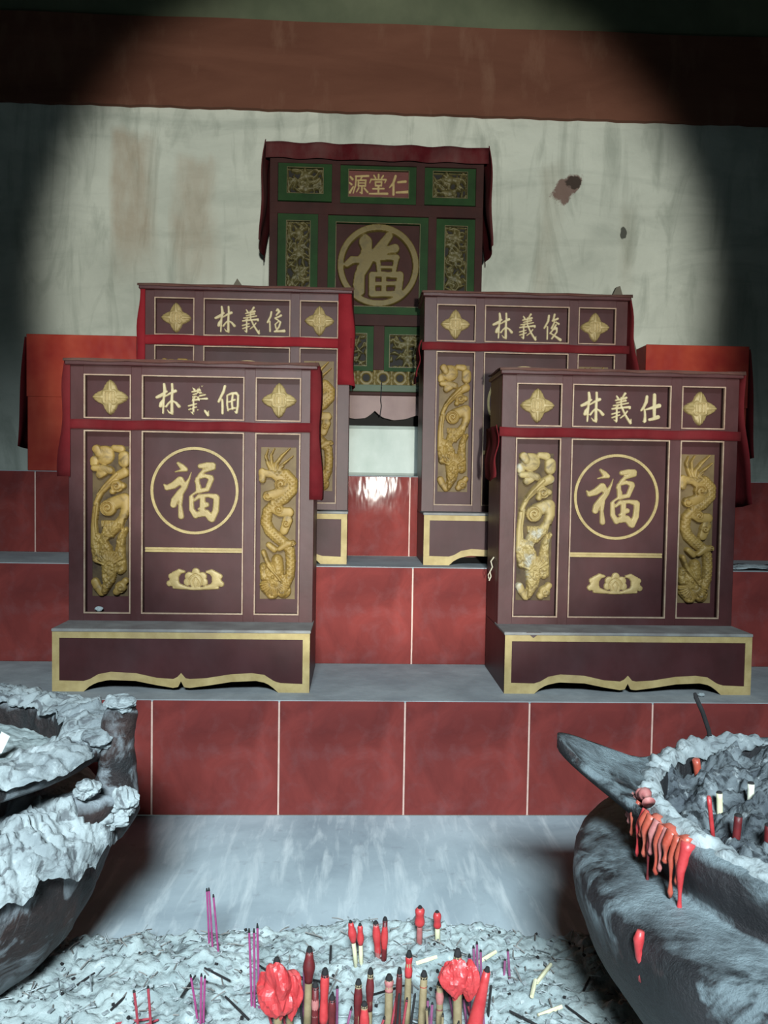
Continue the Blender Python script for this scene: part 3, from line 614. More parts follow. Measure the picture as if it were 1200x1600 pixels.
# sign panel
gpanel(-.067, .190, 1.735, 1.860, -.041, .166, 1.755, 1.848, 0)
MB().box(gx(-.039), gx(.164), .012, .0275, gz(1.757), gz(1.846)).build('sign_board', sign_red, g)
for nm, st, x in (('y', YUAN, -.005), ('t', TANG, .062), ('r', REN, .130)):
    o = link('character', glyph('character', st, .072, .003, gold_text if False else gold_flat, 100, 1.6, 50, 50, 1.6), g); o.location = (gx(x), .0122, gz(1.802))
# openwork fortune roundel
R = Relief(60, 60, 1120, 1110, 7.)
ringpts = [(590+462*math.cos(a), 580+462*math.sin(a), 42) for a in np.linspace(0, 2*math.pi, 73)]
R.flat(ringpts, 5, 8)
for st in FUG: R.flat([(x, y, r*1.1) for x, y, r in st], 5, 8)
o = link('fortune_roundel', R.mesh('fortune_roundel', green_ring, .000279, 590, 580, .0034), g); o.location = (gx(.0655), .026, gz(1.531)); tag(o, 'olive gold openwork roundel')
# ring frieze, green strip, moulding and skirt
MB().box(gx(-.29), gx(.405), .012, .03, gz(1.122), gz(1.172)).build('frieze_ground', shade_back, g)
R = Relief(0, 0, 690, 56, 2.2)
for k in range(12):
    x = 30+k*58; R.flat([(x+20*math.cos(a), 28+20*math.sin(a), 6.5) for a in np.linspace(0, 2*math.pi, 25)], 7, 3); R.dome([(x+29, 28, 9), (x+30, 28, 9)], 8, 4)
    R.dome([(x+29, 6, 8), (x+29, 20, 3)], 6, 4); R.dome([(x+29, 50, 8), (x+29, 36, 3)], 6, 4)
R.flat([(0, 1, 4), (690, 1, 4)], 7, 2); R.flat([(0, 55, 4), (690, 55, 4)], 7, 2)
o = link('ring_frieze', R.mesh('ring_frieze', green_ring, .001, 0, 0, .0009), g); o.location = (gx(-.29), .012, gz(1.176))
MB().box(0, GW, -.006, .03, gz(1.099), gz(1.123), .002).build('green_strip', mat('pale_green_paint', rgb(46, 62, 42), rgb(56, 72, 50), 12, .6), g)
MB().box(-.003, GW+.003, -.012, .03, gz(1.085), gz(1.0985), .003).build('moulding', frame_m, g)
sk = interp([(0, 0), (.03, 0), (.05, .012), (.12, .026), (.20, .034), (.26, .026), (.30, .020), (.335, .024), (.352, .036), (.366, .049), (.380, .036), (.395, .026), (.43, .018), (.47, .022), (.51, .036), (.6, .03), (.68, .012), (.70, 0), (GW, 0)])
MB().strip(np.linspace(0, GW, 110), .101, sk, -.008, .012).build('skirt', skirt_m, g)
for x in (0, GW-.02): MB().box(x, x+.02, .012, .20, 0, .10).build('base_side', lacquer_dark, g)
MB().box(0, GW, -.008, .2, .10, .1005).build('base_top', lacquer_dark, g); MB().box(.02, GW-.02, .10, .11, .0, .10).build('base_shade_board', shade_back, g)  # black board added to paint the shade under the skirt arch
MB().box(-.008, GW+.008, -.016, .205, gz(1.905), gz(1.922), .002).build('cap', lacquer_dark, g)
# dark red cloth over it
t = empty('shrine_cloth', (GX, 2.75, 1.93)); tag(t, 'dark crimson cloth draped over the top and sides of the green tablet', 'cloth')
rows = []
for q in np.linspace(0, 1, 10):
    y, z = ((.19-q*.42 if q < .5 else -.022-.002*(q-.5)), (-.001 if q < .5 else -.003-(q-.5)*2*.058)); rows.append([(-.012+(GW+.024)*k/40, y+.0025*math.sin(k*1.1+q), z+.002*math.sin(k*.8)*(q > .5)) for k in range(41)])
sheet('top_drape', rows, cloth_old, t)
for side in (-1, 1):
    rows = []
    for q in np.linspace(0, 1, 16):
        out = .012+.020*q+.004*math.sin(q*8); z = -.002-.33*q; e = -out if side < 0 else GW+out
        rows.append([(e+side*.005*math.sin(v*10+q*4), -.024+v*.22, z-.02*v*q+.005*math.sin(v*9)) for v in np.linspace(0, 1, 12)])
    sheet('side_flap', rows, cloth_old, t)
w_ = MB().tube([(.083, 2.735, 1.135), (.0815, 2.732, 1.10), (.080, 2.734, 1.07), (.083, 2.733, 1.05), (.079, 2.734, 1.02), (.080, 2.735, 1.012)], .0016, 6).build('black_wire', soot); tag(w_, 'thin black wire hanging over the skirt of the green tablet', 'wire')

# ------------------------------------------------------------------ glossy red boxes
def redbox(x0, x1, z1, lab, side):
    r = empty('red_box', (x0, 2.70, Z3)); tag(r, lab, 'box'); w_, h_ = x1-x0, z1-Z3
    V = []; F = []; n = 12
    MB().box(0, w_, 0, .20, .0, h_, .003).build('box_body', red_paper, r)
    MB().box(-.001, w_+.001, -.003, .0, h_*.545, h_*.999, .001).build('paper_flap', red_paper, r)
    e = 0 if side < 0 else w_
    rows = [[(e+side*(.006+.028*q+.004*math.sin(v*7+q*5)), .0+v*.16, h_*(1-.02)-h_*.80*q-.01*v) for v in np.linspace(0, 1, 8)] for q in np.linspace(0, 1, 12)]
    sheet('hanging_flap', rows, cloth_red, r)
    rows = [[(e+side*(.008-(w_*.02)*q), y, h_+.002) for q in (0, .5, 1)] for y in (0, .08, .16)]
    return r
redbox(-1.093, -.735, 1.262, 'glossy red box on the top step at far left, glinting at its right end', -1)
redbox(.978, 1.332, 1.272, 'glossy red box on the top step at far right, its left side turned in', 1)
# two grey boards leaning at the back wall
board_m = mat('grey_board', rgb(84, 78, 68), rgb(100, 92, 80), 9, .8)
for P, lab in ((((-.45, Z3+.001), (-.43, 1.41), (-.412, 1.426), (-.398, 1.450), (-.381, 1.426), (-.362, 1.405), (-.34, Z3+.001)), 'tip of a grey pointed board behind the rear left tablet'),
               (((.80, Z3+.001), (.822, 1.38), (.846, 1.425), (.858, 1.452), (.870, 1.456), (.878, 1.43), (.930, 1.25), (.960, Z3+.001)), 'slanted grey pointed board behind the rear right tablet')):
    cx = P[0][0]; n = len(P); V = [(x-cx, y, z-Z3) for y in (0, .02) for x, z in P]
    F = [tuple(range(n))[::-1], tuple(range(n, 2*n))]+[(i, (i+1) % n, (i+1) % n+n, i+n) for i in range(n)]
    o = meshobj('pointed_board', V, F, board_m); o.location = (cx, 2.66, Z3); tag(o, lab, 'board')

# ------------------------------------------------------------------ incense burners
def lathe(profile, seg, amp, seed, freq=9):
    P = np.array(profile, float); n = len(P); V = []; F = []
    s = np.concatenate([[0], np.cumsum(np.hypot(*np.diff(P, axis=0).T))])
    for k in range(seg):
        a = 2*math.pi*k/seg; dn = (fbm(np.full(n, 20+math.cos(a)*freq*.35)+s*freq*.8, np.full(n, 20+math.sin(a)*freq*.35)+s*7, 4, seed)-.5)*2*amp
        for i in range(n): r = max(P[i, 0]+dn[i], .001); V.append((r*math.cos(a), r*math.sin(a), max(P[i, 1]+dn[i]*.4*(P[i, 1] > .02), 0)))
    for k in range(seg):
        q = (k+1) % seg
        for i in range(n-1): F.append((k*n+i, q*n+i, q*n+i+1, k*n+i+1))
    return V, F
def resample(p, m):
    P = np.array(p, float)
    # chaikin smoothing then even sampling
    for _ in range(2):
        Q = [P[0]]
        for a, b in zip(P[:-1], P[1:]): Q += [a*.75+b*.25, a*.25+b*.75]
        Q.append(P[-1]); P = np.array(Q)
    s = np.concatenate([[0], np.cumsum(np.hypot(*np.diff(P, axis=0).T))]); t = np.linspace(0, s[-1], m)
    return np.stack([np.interp(t, s, P[:, 0]), np.interp(t, s, P[:, 1])], 1)
def crust(R0, wdt, z, seed, seg=200, m=16, amp=.016, lump=.02, arc=(0, 2*math.pi), drop=.0):
    """lumpy ash caked along a rim"""
    V = []; F = []
    for k in range(seg+1):
        a = arc[0]+(arc[1]-arc[0])*k/seg; c, s_ = math.cos(a), math.sin(a)
        dr = drop*(.2+1.8*float(fbm(np.array(c*9+3.), np.array(s_*9+8.), 3, seed+2))); wv = wdt*(.7+.7*fbm(np.array(c*7+30.), np.array(s_*7+30.), 3, seed)); hv = lump*(.35+1.3*fbm(np.array(c*11+50.), np.array(s_*11+50.), 3, seed+5))
        for j in range(m):
            t = math.pi*(j/(m-1)); rr = R0-math.cos(t)*wv; zz = z+math.sin(t)*hv-.006-(dr*(j/(m-1))**3)
            d = (fbm(np.array(rr*c*60+90), np.array(rr*s_*60+90+zz*80), 4, seed+9)-.5)*amp
            V.append(((rr+d*.6)*c, (rr+d*.6)*s_, zz+d))
    for k in range(seg):
        for j in range(m-1): F.append((k*m+j, k*m+j+1, (k+1)*m+j+1, (k+1)*m+j)[::-1])
    return V, F
def ashdisc(R0, z, amp, seed, freq=22, n=90, fn=None):
    V = []; F = []
    for i in range(n+1):
        for k in range(n*2):
            r = R0*i/n; a = math.pi*k/n; x, y = r*math.cos(a), r*math.sin(a)
            h = (fbm(np.array(x*freq+70), np.array(y*freq+70), 5, seed)-.5)*2*amp+(np.abs(fbm(np.array(x*60+7), np.array(y*60+70), 3, seed+3)-.5))*amp
            V.append((x, y, z+float(h)+(fn(x, y) if fn else 0)))
    for i in range(n):
        for k in range(n*2): q = (k+1) % (n*2); F.append((i*2*n+k, (i+1)*2*n+k, (i+1)*2*n+q, i*2*n+q))
    return V, F
# left burner
LB = empty('incense_burner', (-.66, 1.235, 0)); tag(LB, 'squat rusty incense burner caked in ash at the left edge, with an upright ear', 'incense burner')
V, F = lathe(resample([(.0, .0), (.12, .0), (.125, .015), (.19, .05), (.245, .12), (.272, .19), (.274, .245), (.262, .285), (.225, .312), (.198, .318), (.196, .345), (.225, .358), (.276, .364), (.280, .390), (.25, .400), (.205, .396), (.198, .34), (.195, .3)], 110), 320, .012, 3, 16)
meshobj('burner_body', V, F, bronze_l, LB, True)
V, F = crust(.243, .044, .394, 21, seg=360, m=30, amp=.026, lump=.018); meshobj('rim_ash_crust', V, F, ash_white, LB, True)
V, F = crust(.248, .052, .285, 33, seg=300, m=36, amp=.036, lump=.045, arc=(-2.4, -.12), drop=.03); meshobj('shoulder_ash', V, F, ash_white, LB, True)
def ear(root, az, R1, pts, rads, m, name='ear_handle', flat=1.):
    c, s_ = math.cos(az), math.sin(az); mb = MB(); mb.tube([(r*c-tn*s_, r*s_+tn*c, z) for r, tn, z in pts], rads, 18)
    A = np.array(mb.V); d = (fbm(A[:, 0]*50+40, A[:, 2]*50+A[:, 1]*30+40, 4, 8)-.5)*.012
    cen = A.mean(0); N = A-cen; N /= np.linalg.norm(N, axis=1)[:, None]; mb.V = [tuple(v) for v in A+N*d[:, None]]
    return mb.build(name, m, root, True)
def spl(pts, m=24):
    P = np.array(pts, float)
    for _ in range(2):
        Q = [P[0]]
        for a, b in zip(P[:-1], P[1:]): Q += [a*.75+b*.25, a*.25+b*.75]
        Q.append(P[-1]); P = np.array(Q)
    return P
def ear2(root, az, q, m):
    P = spl(q); return ear(root, az, 0, [p[:3] for p in P], [p[3] for p in P], m)
e_ = ear2(LB, math.radians(-2), [(.22, 0, .25, .03), (.26, 0, .255, .040), (.292, 0, .28, .040), (.300, 0, .32, .034), (.300, 0, .36, .028), (.298, 0, .395, .025), (.302, 0, .425, .026), (.312, 0, .448, .022), (.32, 0, .455, .012)], bronze_l)
ear2(LB, math.radians(5), [(.24, .0, .372, .024), (.27, 0, .375, .026), (.30, 0, .385, .018)], bronze_l)
ear2(LB, math.radians(-62), [(.225, 0, .30, .03), (.25, 0, .33, .034), (.262, 0, .37, .034), (.262, 0, .40, .03), (.24, 0, .41, .02)], bronze_l)
V, F = ashdisc(.200, .350, .012, 41); o = meshobj('burner_ash', V, F, ash_m, None, True); o.location = LB.location; tag(o, 'pale ash filling the left incense burner', 'ash', kind='stuff')
sc_ = meshobj('paper_scrap', [(-.012, -.004, 0), (.004, .002, 0), (.016, .004, .026), (.004, .002, .034), (-.004, -.002, .016)], [(0, 1, 2, 3, 4)], mat('white_paper', rgb(214, 220, 220), rgb(225, 230, 230), 9, .8)); sc_.location = (-.545, 1.235, .368); sc_.modifiers.new('s', 'SOLIDIFY').thickness = .002
tag(sc_, 'torn white paper scrap standing in the ash of the left burner', 'paper')
ear2(LB, math.radians(-14), [(.20, 0, .30, .022), (.25, 0, .30, .028), (.285, .01, .305, .026), (.305, .02, .315, .012), (.31, .025, .318, .004)], bronze_l)
def clump(root, az, r, z, s_, seed):
    bm = bmesh.new(); bmesh.ops.create_icosphere(bm, subdivisions=4, radius=1); c, sn = math.cos(az), math.sin(az)
    for v in bm.verts:
        n = v.co.copy(); k_ = .4+1.1*float(fbm(np.array(n.x*2.2+9+n.y), np.array(n.z*2.2+9-n.y), 4, seed)); v.co = Vector((r*c+n.x*s_[0]*k_, r*sn+n.y*s_[1]*k_, z+n.z*s_[2]*k_))
    me = bpy.data.meshes.new('ash_clump'); bm.to_mesh(me); bm.free(); me.materials.append(ash_white); o = link('ash_clump', me, root)
for az, r, z, s_, sd in ((-3, .305, .452, (.024, .022, .012), 1), (-8, .322, .31, (.022, .016, .020), 2), (-10, .30, .285, (.030, .018, .014), 3), (-5, .275, .40, (.026, .028, .014), 4), (-16, .29, .345, (.020, .016, .012), 5)):
    clump(LB, math.radians(az), r, z, s_, sd)
# right burner
RB = empty('incense_burner', (.665, .975, 0)); tag(RB, 'wide dark incense burner at the right edge dripping with orange wax', 'incense burner')
V, F = lathe(resample([(0, 0), (.15, 0), (.16, .015), (.235, .06), (.30, .13), (.35, .20), (.374, .265), (.372, .300), (.350, .312), (.31, .320), (.286, .318), (.284, .322), (.290, .340), (.298, .360), (.300, .374), (.298, .386), (.275, .392), (.258, .385), (.25, .34), (.248, .30)], 100), 300, .005, 13, 14)
meshobj('burner_body', V, F, bronze_r, RB, True)
V, F = crust(.274, .018, .386, 61, seg=400, m=28, amp=.020, lump=.018, drop=.008); meshobj('rim_ash_crust', V, F, ash_white, RB, True)
# leaf shaped lug rising from the rim
V = []; F = []; na, nr = 30, 10; a0, a1 = math.radians(134), math.radians(186)
for face in (0, 1):
    for i in range(na+1):
        u = i/na; az = a0+(a1-a0)*u; prof = math.sin(math.pi*u)**.75; peak = math.exp(-((u-.48)/.26)**2)
        for j in range(nr+1):
            v = j/nr; r = .272+(.022+.105*peak*prof)*v*1.0; z = .386+.056*peak*v**1.2*prof-(.016+.002*v if face else 0)+(fbm(np.array(u*20), np.array(v*6), 3, 7)-.5)*.007*(1-face)
            V.append((r*math.cos(az), r*math.sin(az), float(z)))
M_ = (na+1)*(nr+1)
for face in (0, 1):
    for i in range(na):
        for j in range(nr):
            q = [face*M_+i*(nr+1)+j, face*M_+i*(nr+1)+j+1, face*M_+(i+1)*(nr+1)+j+1, face*M_+(i+1)*(nr+1)+j]; F.append(q if face == 0 else q[::-1])
for i in range(na): F.append((i*(nr+1)+nr, M_+i*(nr+1)+nr, M_+(i+1)*(nr+1)+nr, (i+1)*(nr+1)+nr))
lugo = meshobj('ear_handle', V, F, bronze_r, RB, True)
V, F = ashdisc(.262, .358, .040, 51, 30, fn=lambda x, y: .012*math.exp(-((x+.02)**2+(y-.17)**2)/.01)+(.008 if y > .2 else 0)); o = meshobj('burner_ash', V, F, ash_dark, None, True); o.location = RB.location; tag(o, 'charred dark ash heaped in the right incense burner', 'ash', kind='stuff')
def drip(az, r, z0, L, w_, m, dz=0):
    c, s_ = math.cos(az), math.sin(az); n = 12; pts = []; rad = []
    for k in range(n):
        t = k/(n-1); pts.append(((r-.004+.010*min(1, t*3))*c, (r-.004+.010*min(1, t*3))*s_, z0-L*t)); rad.append(w_*(1.5-1.1*min(1, t*1.6)) if t < .8 else w_*(.45+.35*math.sin((t-.8)/.2*math.pi)))
    mb = MB(); mb.tube(pts, rad, 10); return mb.build('wax_drip', m, RB, True)
for az, L, w_, m in ((a_-18.5, L_, w0*.62, m_) for a_, L_, w0, m_ in ((199, .06, .005, wax_red), (201, .03, .007, wax_orange), (210, .05, .006, wax_pink), (216, .05, .007, wax_orange), (190, .03, .006, wax_pink), (192, .034, .006, wax_pink), (194.5, .044, .005, wax_orange), (203, .05, .008, wax_orange), (206, .040, .007, wax_pink), (208.5, .058, .008, wax_orange), (212, .035, .009, wax_orange), (214, .07, .007, wax_orange), (217, .090, .009, wax_red), (205, .085, .005, wax_dark))):
    drip(math.radians(az), .300, .392, L, w_, m)
for az0, az1, m, z in ((174, 180, wax_pink, .402), (184, 198, wax_orange, .388)):
    mb = MB(); P = [(.292*math.cos(math.radians(a)), .292*math.sin(math.radians(a)), z+.003*math.sin(a)) for a in np.linspace(az0, az1, 12)]; mb.tube(P, [.006+.003*math.sin(k*1.3) for k in range(12)], 10); mb.build('wax_run', m, RB, True)
mb = MB(); a = math.radians(201); P = [((.372+.003*math.sin(k))*math.cos(a), .372*math.sin(a)+.001*k, .312-.010*k) for k in range(7)]; P = [(p[0]+.0005*i, p[1], p[2]) for i, p in enumerate(P)]
mb.tube(P, [.004, .006, .0045, .0055, .0045, .0055, .003], 10); mb.build('wax_drip', wax_red, RB, True)

# ------------------------------------------------------------------ the ash bed in front
nx, ny = 460, 200; xs = np.linspace(-1.15, 1.15, nx); ys = np.linspace(.70, 1.44, ny); X, Yg = np.meshgrid(xs, ys)
edge = 1.365+.03*(fbm(X*6+9, X*0+3, 3, 2)-.5)*2+.03*np.exp(-((X-.1)/.25)**2)-.02*np.exp(-((X-.36)/.08)**2)
k = np.clip((edge-Yg)/.05, 0, 1); k = k*k*(3-2*k)
Hh = k*(.010+.040*fbm(X*9+5, Yg*9+5, 4, 1)+.020*np.abs(fbm(X*26+5, Yg*26+2, 4, 6)-.5)*2+.012*np.abs(fbm(X*80+5, Yg*80+2, 3, 16)-.5)*2+.010*np.maximum(0, fbm(X*70, Yg*70, 2, 4)-.5)) - .004*(1-k)
Hh += .022*np.exp(-((X-.385)**2+(Yg-1.24)**2)/.0016)
V = np.stack([X.ravel(), Yg.ravel(), Hh.ravel()], 1); idx = np.arange(nx*ny).reshape(ny, nx); F = np.stack([idx[:-1, :-1], idx[:-1, 1:], idx[1:, 1:], idx[1:, :-1]], -1).reshape(-1, 4)
keep = (k.ravel()[F].max(1) > 0); ab = meshobj('ash_bed', V, F[keep], ash_m, None, True); tag(ab, 'thick bed of pale incense ash covering the floor between the burners', 'ash', kind='stuff')
def ash_z(x, y):
    i = int(round((x+1.15)/2.3*(nx-1))); j = int(round((y-.70)/.74*(ny-1))); i = min(max(i, 0), nx-1); j = min(max(j, 0), ny-1); return max(0., float(Hh[j, i]))
# curled flakes, crumbs and burnt ends
mb = MB(); mb2 = MB(); mb3 = MB()
for q in range(2000):
    x, y = random.uniform(-.62, .60), random.uniform(.98, 1.40)
    if y > 1.375+.02*math.sin(x*20)-.1*abs(x): continue
    z = ash_z(x, y)+.001; a = random.uniform(0, 6.28); s_ = random.choice((.0016, .002, .003, .005)); tl = random.uniform(-.6, .6)
    c, sn = math.cos(a), math.sin(a)
    if q % 3 == 0:
        L = random.uniform(.008, .03); w_ = .0011; dx, dy = c*L, sn*L; t = random.uniform(-.2, .35)*L
        tgt = mb if q % 2 else mb2
        tgt.tube([(x-dx/2, y-dy/2, z+.001), (x, y, z+.002+t*.5), (x+dx/2, y+dy/2, z+.001+max(t, 0))], w_, 4)
    elif q % 11 == 1:
        mb3.tube([(x, y, z), (x+c*.004, y+sn*.004, z+.001)], [.0028, .002], 5)
    else:
        P = []
        for u, v in ((-1, -.6), (1, -.5), (1.1, .6), (-.9, .5)):
            lx, ly = u*s_, v*s_; P.append((x+lx*c-ly*sn, y+lx*sn+ly*c, z+.002+abs(u)*s_*.25+v*s_*tl))
        mb.add(P+[(p[0], p[1], p[2]-.0012) for p in P], [(0, 1, 2, 3), (7, 6, 5, 4), (0, 4, 5, 1), (1, 5, 6, 2), (2, 6, 7, 3), (3, 7, 4, 0)])
tag(mb.build('ash_flakes', ash_white), 'loose curled white ash flakes strewn over the ash bed', 'ash', kind='stuff')
tag(mb2.build('ash_crumbs', mat('charred_stubs', rgb(96, 92, 92), rgb(120, 112, 110), 40, .9)), 'fine grey burnt incense splinters strewn over the ash bed', 'debris', kind='stuff')
tag(mb3.build('char_specks', soot), 'black charred specks scattered on the ash bed', 'debris', kind='stuff')
# lying twigs
TW = [(-.30, 1.10, .05, .1, incense_red), (-.285, 1.085, .045, .5, incense_red), (-.20, 1.19, .05, 2.6, soot), (-.12, 1.2, .06, 2.4, soot), (-.235, 1.15, .045, 1.3, soot), (-.16, 1.12, .06, 2.3, soot),
      (.30, 1.19, .05, .9, wood_pale), (.275, 1.15, .035, 1.2, wood_pale), (.29, 1.11, .04, .35, wood_pale), (.36, 1.17, .04, 1.0, soot), (.33, 1.10, .05, 2.2, soot), (-.33, 1.14, .04, 1.1, soot), (.25, 1.09, .05, 2.5, soot),
      (.22, 1.24, .04, .6, wood_pale), (.06, 1.16, .05, .3, soot), (-.05, 1.17, .05, 2.9, soot), (-.40, 1.20, .03, .9, soot), (.12, 1.21, .035, .3, wood_pale)]
for x, y, L, a, m in TW:
    mb = MB(); z = ash_z(x, y)+.003; mb.tube([(-math.cos(a)*L/2, -math.sin(a)*L/2, 0), (0, 0, .002), (math.cos(a)*L/2, math.sin(a)*L/2, .004)], [.0016, .0018, .0014] if m is not wood_pale else [.003, .0032, .0028], 6)
    o = mb.build('incense_stub', m); o.location = (x, y, z)
    lab = {'soot': 'burnt black incense stub lying on the ash bed', 'pale_candle_stick': 'pale bare stick stub lying on the ash bed', 'dull_red_incense': 'dull red incense stub lying on the ash at lower left'}[m.name]
    tag(o, lab, 'incense stub', {'soot': 'burnt stubs lying in the ash', 'pale_candle_stick': 'pale stubs lying in the ash', 'dull_red_incense': 'red stubs lying in the ash'}[m.name])
# standing incense sticks: base x, y, top x, top z
MS = [(-0.224,1.259,-0.229,0.143),(-0.218,1.255,-0.225,0.146),(-0.208,1.250,-0.217,0.138),(-0.139,1.125,-0.144,0.154),(-0.135,1.125,-0.137,0.154),(-0.129,1.131,-0.133,0.158),(-0.209,1.095,-0.221,0.106),(-0.205,1.086,-0.204,0.113),(-0.202,1.091,-0.200,0.107),(-0.287,1.077,-0.294,0.096),(-0.270,1.077,-0.275,0.102),(-0.030,1.230,-0.029,0.066),(0.190,1.165,0.186,0.103),(0.195,1.171,0.192,0.106),(0.202,1.183,0.200,0.086),(0.174,1.113,0.172,0.122),(0.241,1.204,0.242,0.058),(0.249,1.196,0.244,0.079),(0.200,1.110,0.204,0.078),(0.188,1.065,0.184,0.078),(-0.063,1.100,-0.063,0.118),(-0.021,1.067,-0.022,0.098),(0.111,1.072,0.109,0.085),(0.113,1.066,0.115,0.083),(-0.016,1.086,-0.016,0.094)]
P3 = ('leftmost', 'middle', 'rightmost')
ML = [p+' tall magenta incense stick of the back trio left of centre' for p in P3]+[p+' magenta incense stick of the trio beside the left red wax lump' for p in P3]+[p+' short magenta incense stick of the front left cluster' for p in P3]+[p+' dull red incense stick at the lower left of the ash' for p in ('left', 'right')]+['single thin black incense stick in the middle of the ash']+[p+' faded purple incense stick of the clump behind the leaning candle' for p in P3]+['thick purple incense stick just behind the right wax lump']+[p+' short pink incense stick of the lone pair at right' for p in ('left', 'right')]+['thin black incense stick just right of the leaning red candle', 'thin purple incense stick at the foot of the leaning red candle', 'thin purple incense stick beside the twisted dark candle', 'thin purple incense stick right of the straight orange red candle', 'thin purple incense stick left of the faded pink candle', 'thin purple incense stick touching the faded pink candle', 'thin purple incense stick left of the burnt candle pair']
for i, (bx, by, tx, tz) in enumerate(MS):
    m = magenta if i < 9 else incense_red if i < 11 else soot if i in (11, 18) else purple; r = .0024 if i in (15,) else .0019 if i > 8 else .0016
    root = empty('incense_stick', (bx, by, ash_z(bx, by))); lab = ML[i]; tag(root, lab, 'incense stick', 'incense sticks standing in the ash')
    zb, h = ash_z(bx, by), tz-ash_z(bx, by)
    MB().tube([(0, 0, -.008), ((tx-bx)*.5, 0, h*.5), ((tx-bx)*.96, 0, h*.96)], r, 8).build('stick', m, root); MB().tube([((tx-bx)*.95, 0, h*.95), (tx-bx, 0, h)], [r*1.15, r*.6], 8).build('burnt_tip', soot, root)
# candles: base x, y, top x, top z, wax length, wax radius, stem radius, wax material, stem material, crumple
WR, WD, WP = wax_red, wax_dark, wax_pink
CS = [(0.114,1.271,0.114,0.107,.030,.0085,.005,WR,WP,0,'small red candle stub with a bulb of wax, tallest at the back of the ash'),
      (0.145,1.280,0.143,0.094,.026,.0070,.0045,WR,wood_pale,0,'small red candle stub at the back, just right of the tallest one'),
      (0.046,1.239,0.041,0.100,.055,.0065,.005,WR,WP,0,'slim red candle stub, left of the pair behind centre'),
      (0.055,1.237,0.056,0.107,.060,.0055,.0045,WR,WD,0,'slim red candle stub, right of the pair behind centre'),
      (0.011,1.213,0.001,0.115,.030,.0065,.0035,WR,wood_pale,0,'small red candle stub on a leaning pale stick, left of the back pair'),
      (0.019,1.223,0.016,0.105,.030,.0055,.0035,WR,wood_pale,0,'small red candle stub on a pale stick touching the slim pair'),
      (0.080,1.066,0.082,0.156,.028,.0055,.0050,WR,wood_core,0,'candle stub with a short red collar on a long olive stick at centre'),
      (0.066,1.048,0.068,0.144,.080,.0045,.0040,WD,WD,0,'thin dark red candle stub left of the olive stick with a red collar'),
      (0.055,1.066,0.055,0.123,.016,.0065,.0060,WP,wood_core,0,'thick brown candle stub with a pink top among the front candles'),
      (0.100,1.066,0.103,0.127,.014,.0040,.0055,WR,wood_core,0,'brown candle stub with a chipped top left of the right wax lump'),
      (0.125,1.065,0.125,0.114,.034,.0055,.0050,WP,wood_core,0,'faded pink candle stub in front of the right wax lump'),
      (0.148,1.047,0.146,0.169,.000,.0055,.0062,WR,wood_core,2,'thick bare candle stick wrapped in a crumpled red wax lump on the right'),
      (0.164,1.046,0.187,0.145,.100,.0085,.0050,WR,WR,1,'bright red candle leaning to the right at the right end of the row'),
      (-0.034,1.049,-0.032,0.143,.070,.0065,.0055,WR,WD,0,'straight orange red candle stub in the left half of the front row'),
      (0.012,1.048,0.013,0.128,.070,.0060,.0050,WD,wood_core,0,'charred dark red candle stub, left of the burnt pair at centre'),
      (0.027,1.048,0.029,0.143,.050,.0055,.0045,WD,wood_core,0,'charred dark red candle stub, right of the burnt pair at centre'),
      (-0.056,1.062,-0.054,0.164,.040,.0080,.0055,WD,wood_core,0,'twisted dark red candle stub with a sooty top left of centre'),
      (-0.045,1.049,-0.045,0.123,.040,.0050,.0050,WP,WD,0,'short pale pink candle stub beside the twisted dark one'),
      (-0.094,1.050,-0.097,0.157,.000,.0060,.0060,WR,wood_core,3,'candle stub inside a big crumpled red wax lump on the left'),
      (-0.081,1.068,-0.077,0.126,.038,.0075,.0050,WR,wood_core,0,'red candle stub tucked behind the left wax lump'),
      (-0.022,1.040,-0.022,0.112,.050,.0055,.0050,WD,WD,0,'short dark red candle stub right of the straight orange red one'),
      (0.022,1.036,0.021,0.105,.060,.0065,.0050,WR,wood_core,0,'short red candle stub in front of the burnt pair at centre')]
def lump(parent, cx, cz, rx, rz, seed, m):
    bm = bmesh.new(); bmesh.ops.create_icosphere(bm, subdivisions=4, radius=1)
    for v in bm.verts:
        n = v.co.normalized(); f = float(fbm(np.array(n.x*1.7+9+n.y*1.3), np.array(n.z*1.7+9-n.y), 3, seed)); f2 = float(fbm(np.array(n.x*7+20+n.y*5), np.array(n.z*7+20), 2, seed+2)); k = .45+1.0*f+.30*abs(f-.5)-.38*math.exp(-((n-Vector((-.55, -.75, .3)).normalized()).length/.42)**2)
        taper = 1-.45*max(0, -n.z)
        v.co = Vector((cx+n.x*rx*k*taper, n.y*rx*.75*k*taper-.004, cz+n.z*rz*k))
    me = bpy.data.meshes.new('crumpled_wax'); bm.to_mesh(me); bm.free(); me.materials.append(m)
    return link('crumpled_wax', me, parent)
